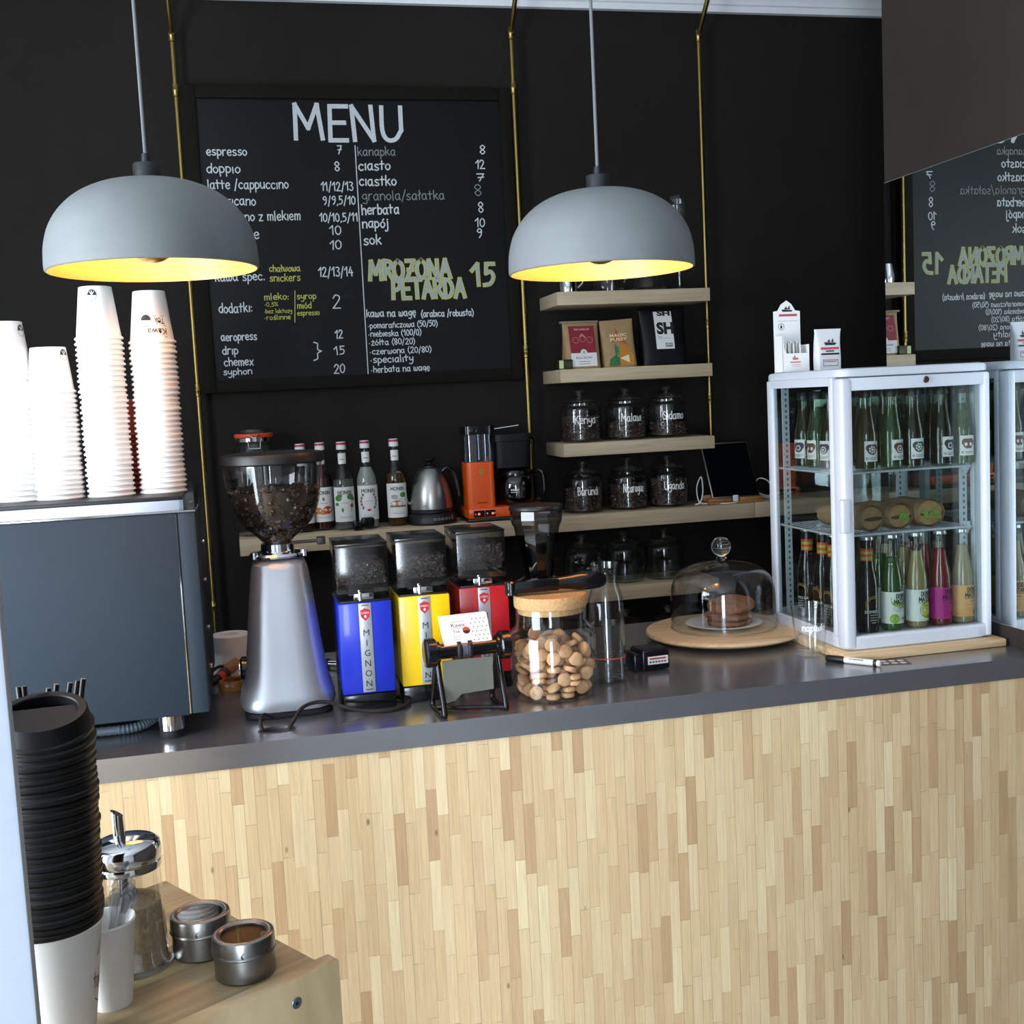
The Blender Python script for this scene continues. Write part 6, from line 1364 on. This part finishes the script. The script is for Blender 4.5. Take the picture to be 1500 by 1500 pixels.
# ---------------------------------------------------------------- sugar pourer
t = thing('sugar_pourer', 'ribbed glass sugar pourer with a chrome lid and spout, holding brown sugar', 'sugar pourer', (-.160, -2.796, TZ))
bm = bm_(); n = 60; R_ = []
for r, z in ((.0415, .001), (.0435, .004), (.0425, .010), (.038, .016), (.0365, .03), (.0355, .08), (.0345, .118), (.033, .124)):
    R_.append([Vector(((r+(.0008*math.cos(20*2*PI*k/n) if z > .015 else 0))*math.cos(2*PI*k/n), (r+(.0008*math.cos(20*2*PI*k/n) if z > .015 else 0))*math.sin(2*PI*k/n), z)) for k in range(n)])
loft(bm, R_, cap1=False); obj('glass_body', bm, glass('ribbed_glass', (.93, .93, .91), .15), t, ang=60)
bm = bm_(); lathe(bm, [(.0345, .115), (.0376, .116), (.038, .121), (.0368, .124), (.0382, .127), (.0384, .136), (.037, .143), (.033, .1465), (.012, .150), (0, .1505)], 48); obj('lid', bm, CHROME, t)
bm = bm_(); R_ = []
tube(bm, [(-.006, 0, .149), (-.0065, 0, .166), (-.007, 0, .176)], .0068, 16); 
for v in bm.verts:
    if v.co.z > .17: v.co.z += -.7*(v.co.x+.007)+.0035
tube(bm, [(-.006, 0, .05), (-.006, 0, .148)], .006, 14); obj('spout', bm, CHROME, t)
bm = bm_(); lathe(bm, [(0, .004), (.0365, .006), (.035, .03), (.034, .06), (.0335, .076), (.018, .083), (0, .085)], 36)
tag(obj('brown_sugar', bm, pm('brown_sugar', '#b9a486', .9, noise=.5, nscale=220, bump=.6), None, (-.160, -2.796, TZ)), 'brown sugar inside the glass sugar pourer', 'sugar', None, 'stuff')
# ---------------------------------------------------------------- spice tins
TINM = brushed('tin_steel', '#8e8d8b', .32, (40, 40, 160), 1.0, .1)
def spice(label, x, y, rz, powder, lvl):
    t = thing('spice_tin', label, 'tin', (x, y, TZ), rz, 'window-lid spice tins')
    bm = bm_(); lathe(bm, [(0, .0005), (.0315, .0005), (.0335, .003), (.0335, .034), (.033, .034), (.033, .0045), (0, .003)], 48); obj('body', bm, TINM, t)
    bm = bm_(); lathe(bm, [(.0337, .0285), (.0352, .0285), (.0356, .0298), (.0350, .0312), (.0345, .0318), (.0345, .044), (.0335, .0472), (.0315, .0485), (.0285, .0485), (.0265, .0472), (.0255, .0462), (.0255, .0455), (.0335, .0455)], 56); lid = obj('lid', bm, TINM, t)
    bm = bm_(); cyl(bm, .0258, .0456, .0464, 40); obj('window', bm, CLEARP, lid)
    bm = bm_(); mf = on_cyl(.0349, .15); 
    for s in (0,): 
        pts = [(-.012+.0055*math.sin(-a)-.0, .0338+.0045*math.cos(a)) for a in [PI*k/8 for k in range(9)]]
        poly(bm, pts+[(.012, .0293), (.0165, .034), (.012, .0383)], mf)
    obj('lid_notch', bm, pm('tin_shadow', '#55524e', .4, .9, noise=.1), lid, flat=True, fix=False)  # flat patch; the notch's shade is painted as a darker steel
    bm = bm_(); lathe(bm, [(0, .0048), (.0325, .0048), (.0325, lvl), (0, lvl+.002)], 36)
    if powder == 'c':
        for v in bm.verts:
            if v.co.z > .02: v.co.z += .10*v.co.y-.004
    tag(obj('spice_powder', bm, pm('powder_'+powder, {'c': '#9a5c2e', 'k': '#2a201a'}[powder], .95, noise=.3, nscale=150, bump=.4), None, (x, y, TZ), (0, 0, rz)), {'c': 'orange-brown ground spice inside the nearer tin', 'k': 'dark ground spice inside the rear tin'}[powder], 'spice', None, 'stuff')
spice('round steel spice tin in front, orange-brown spice showing in its lid', -.0365, -2.859, .25, 'c', .043)
spice('round steel spice tin further back, dark spice under its lid', -.0855, -2.788, .2, 'k', .041)
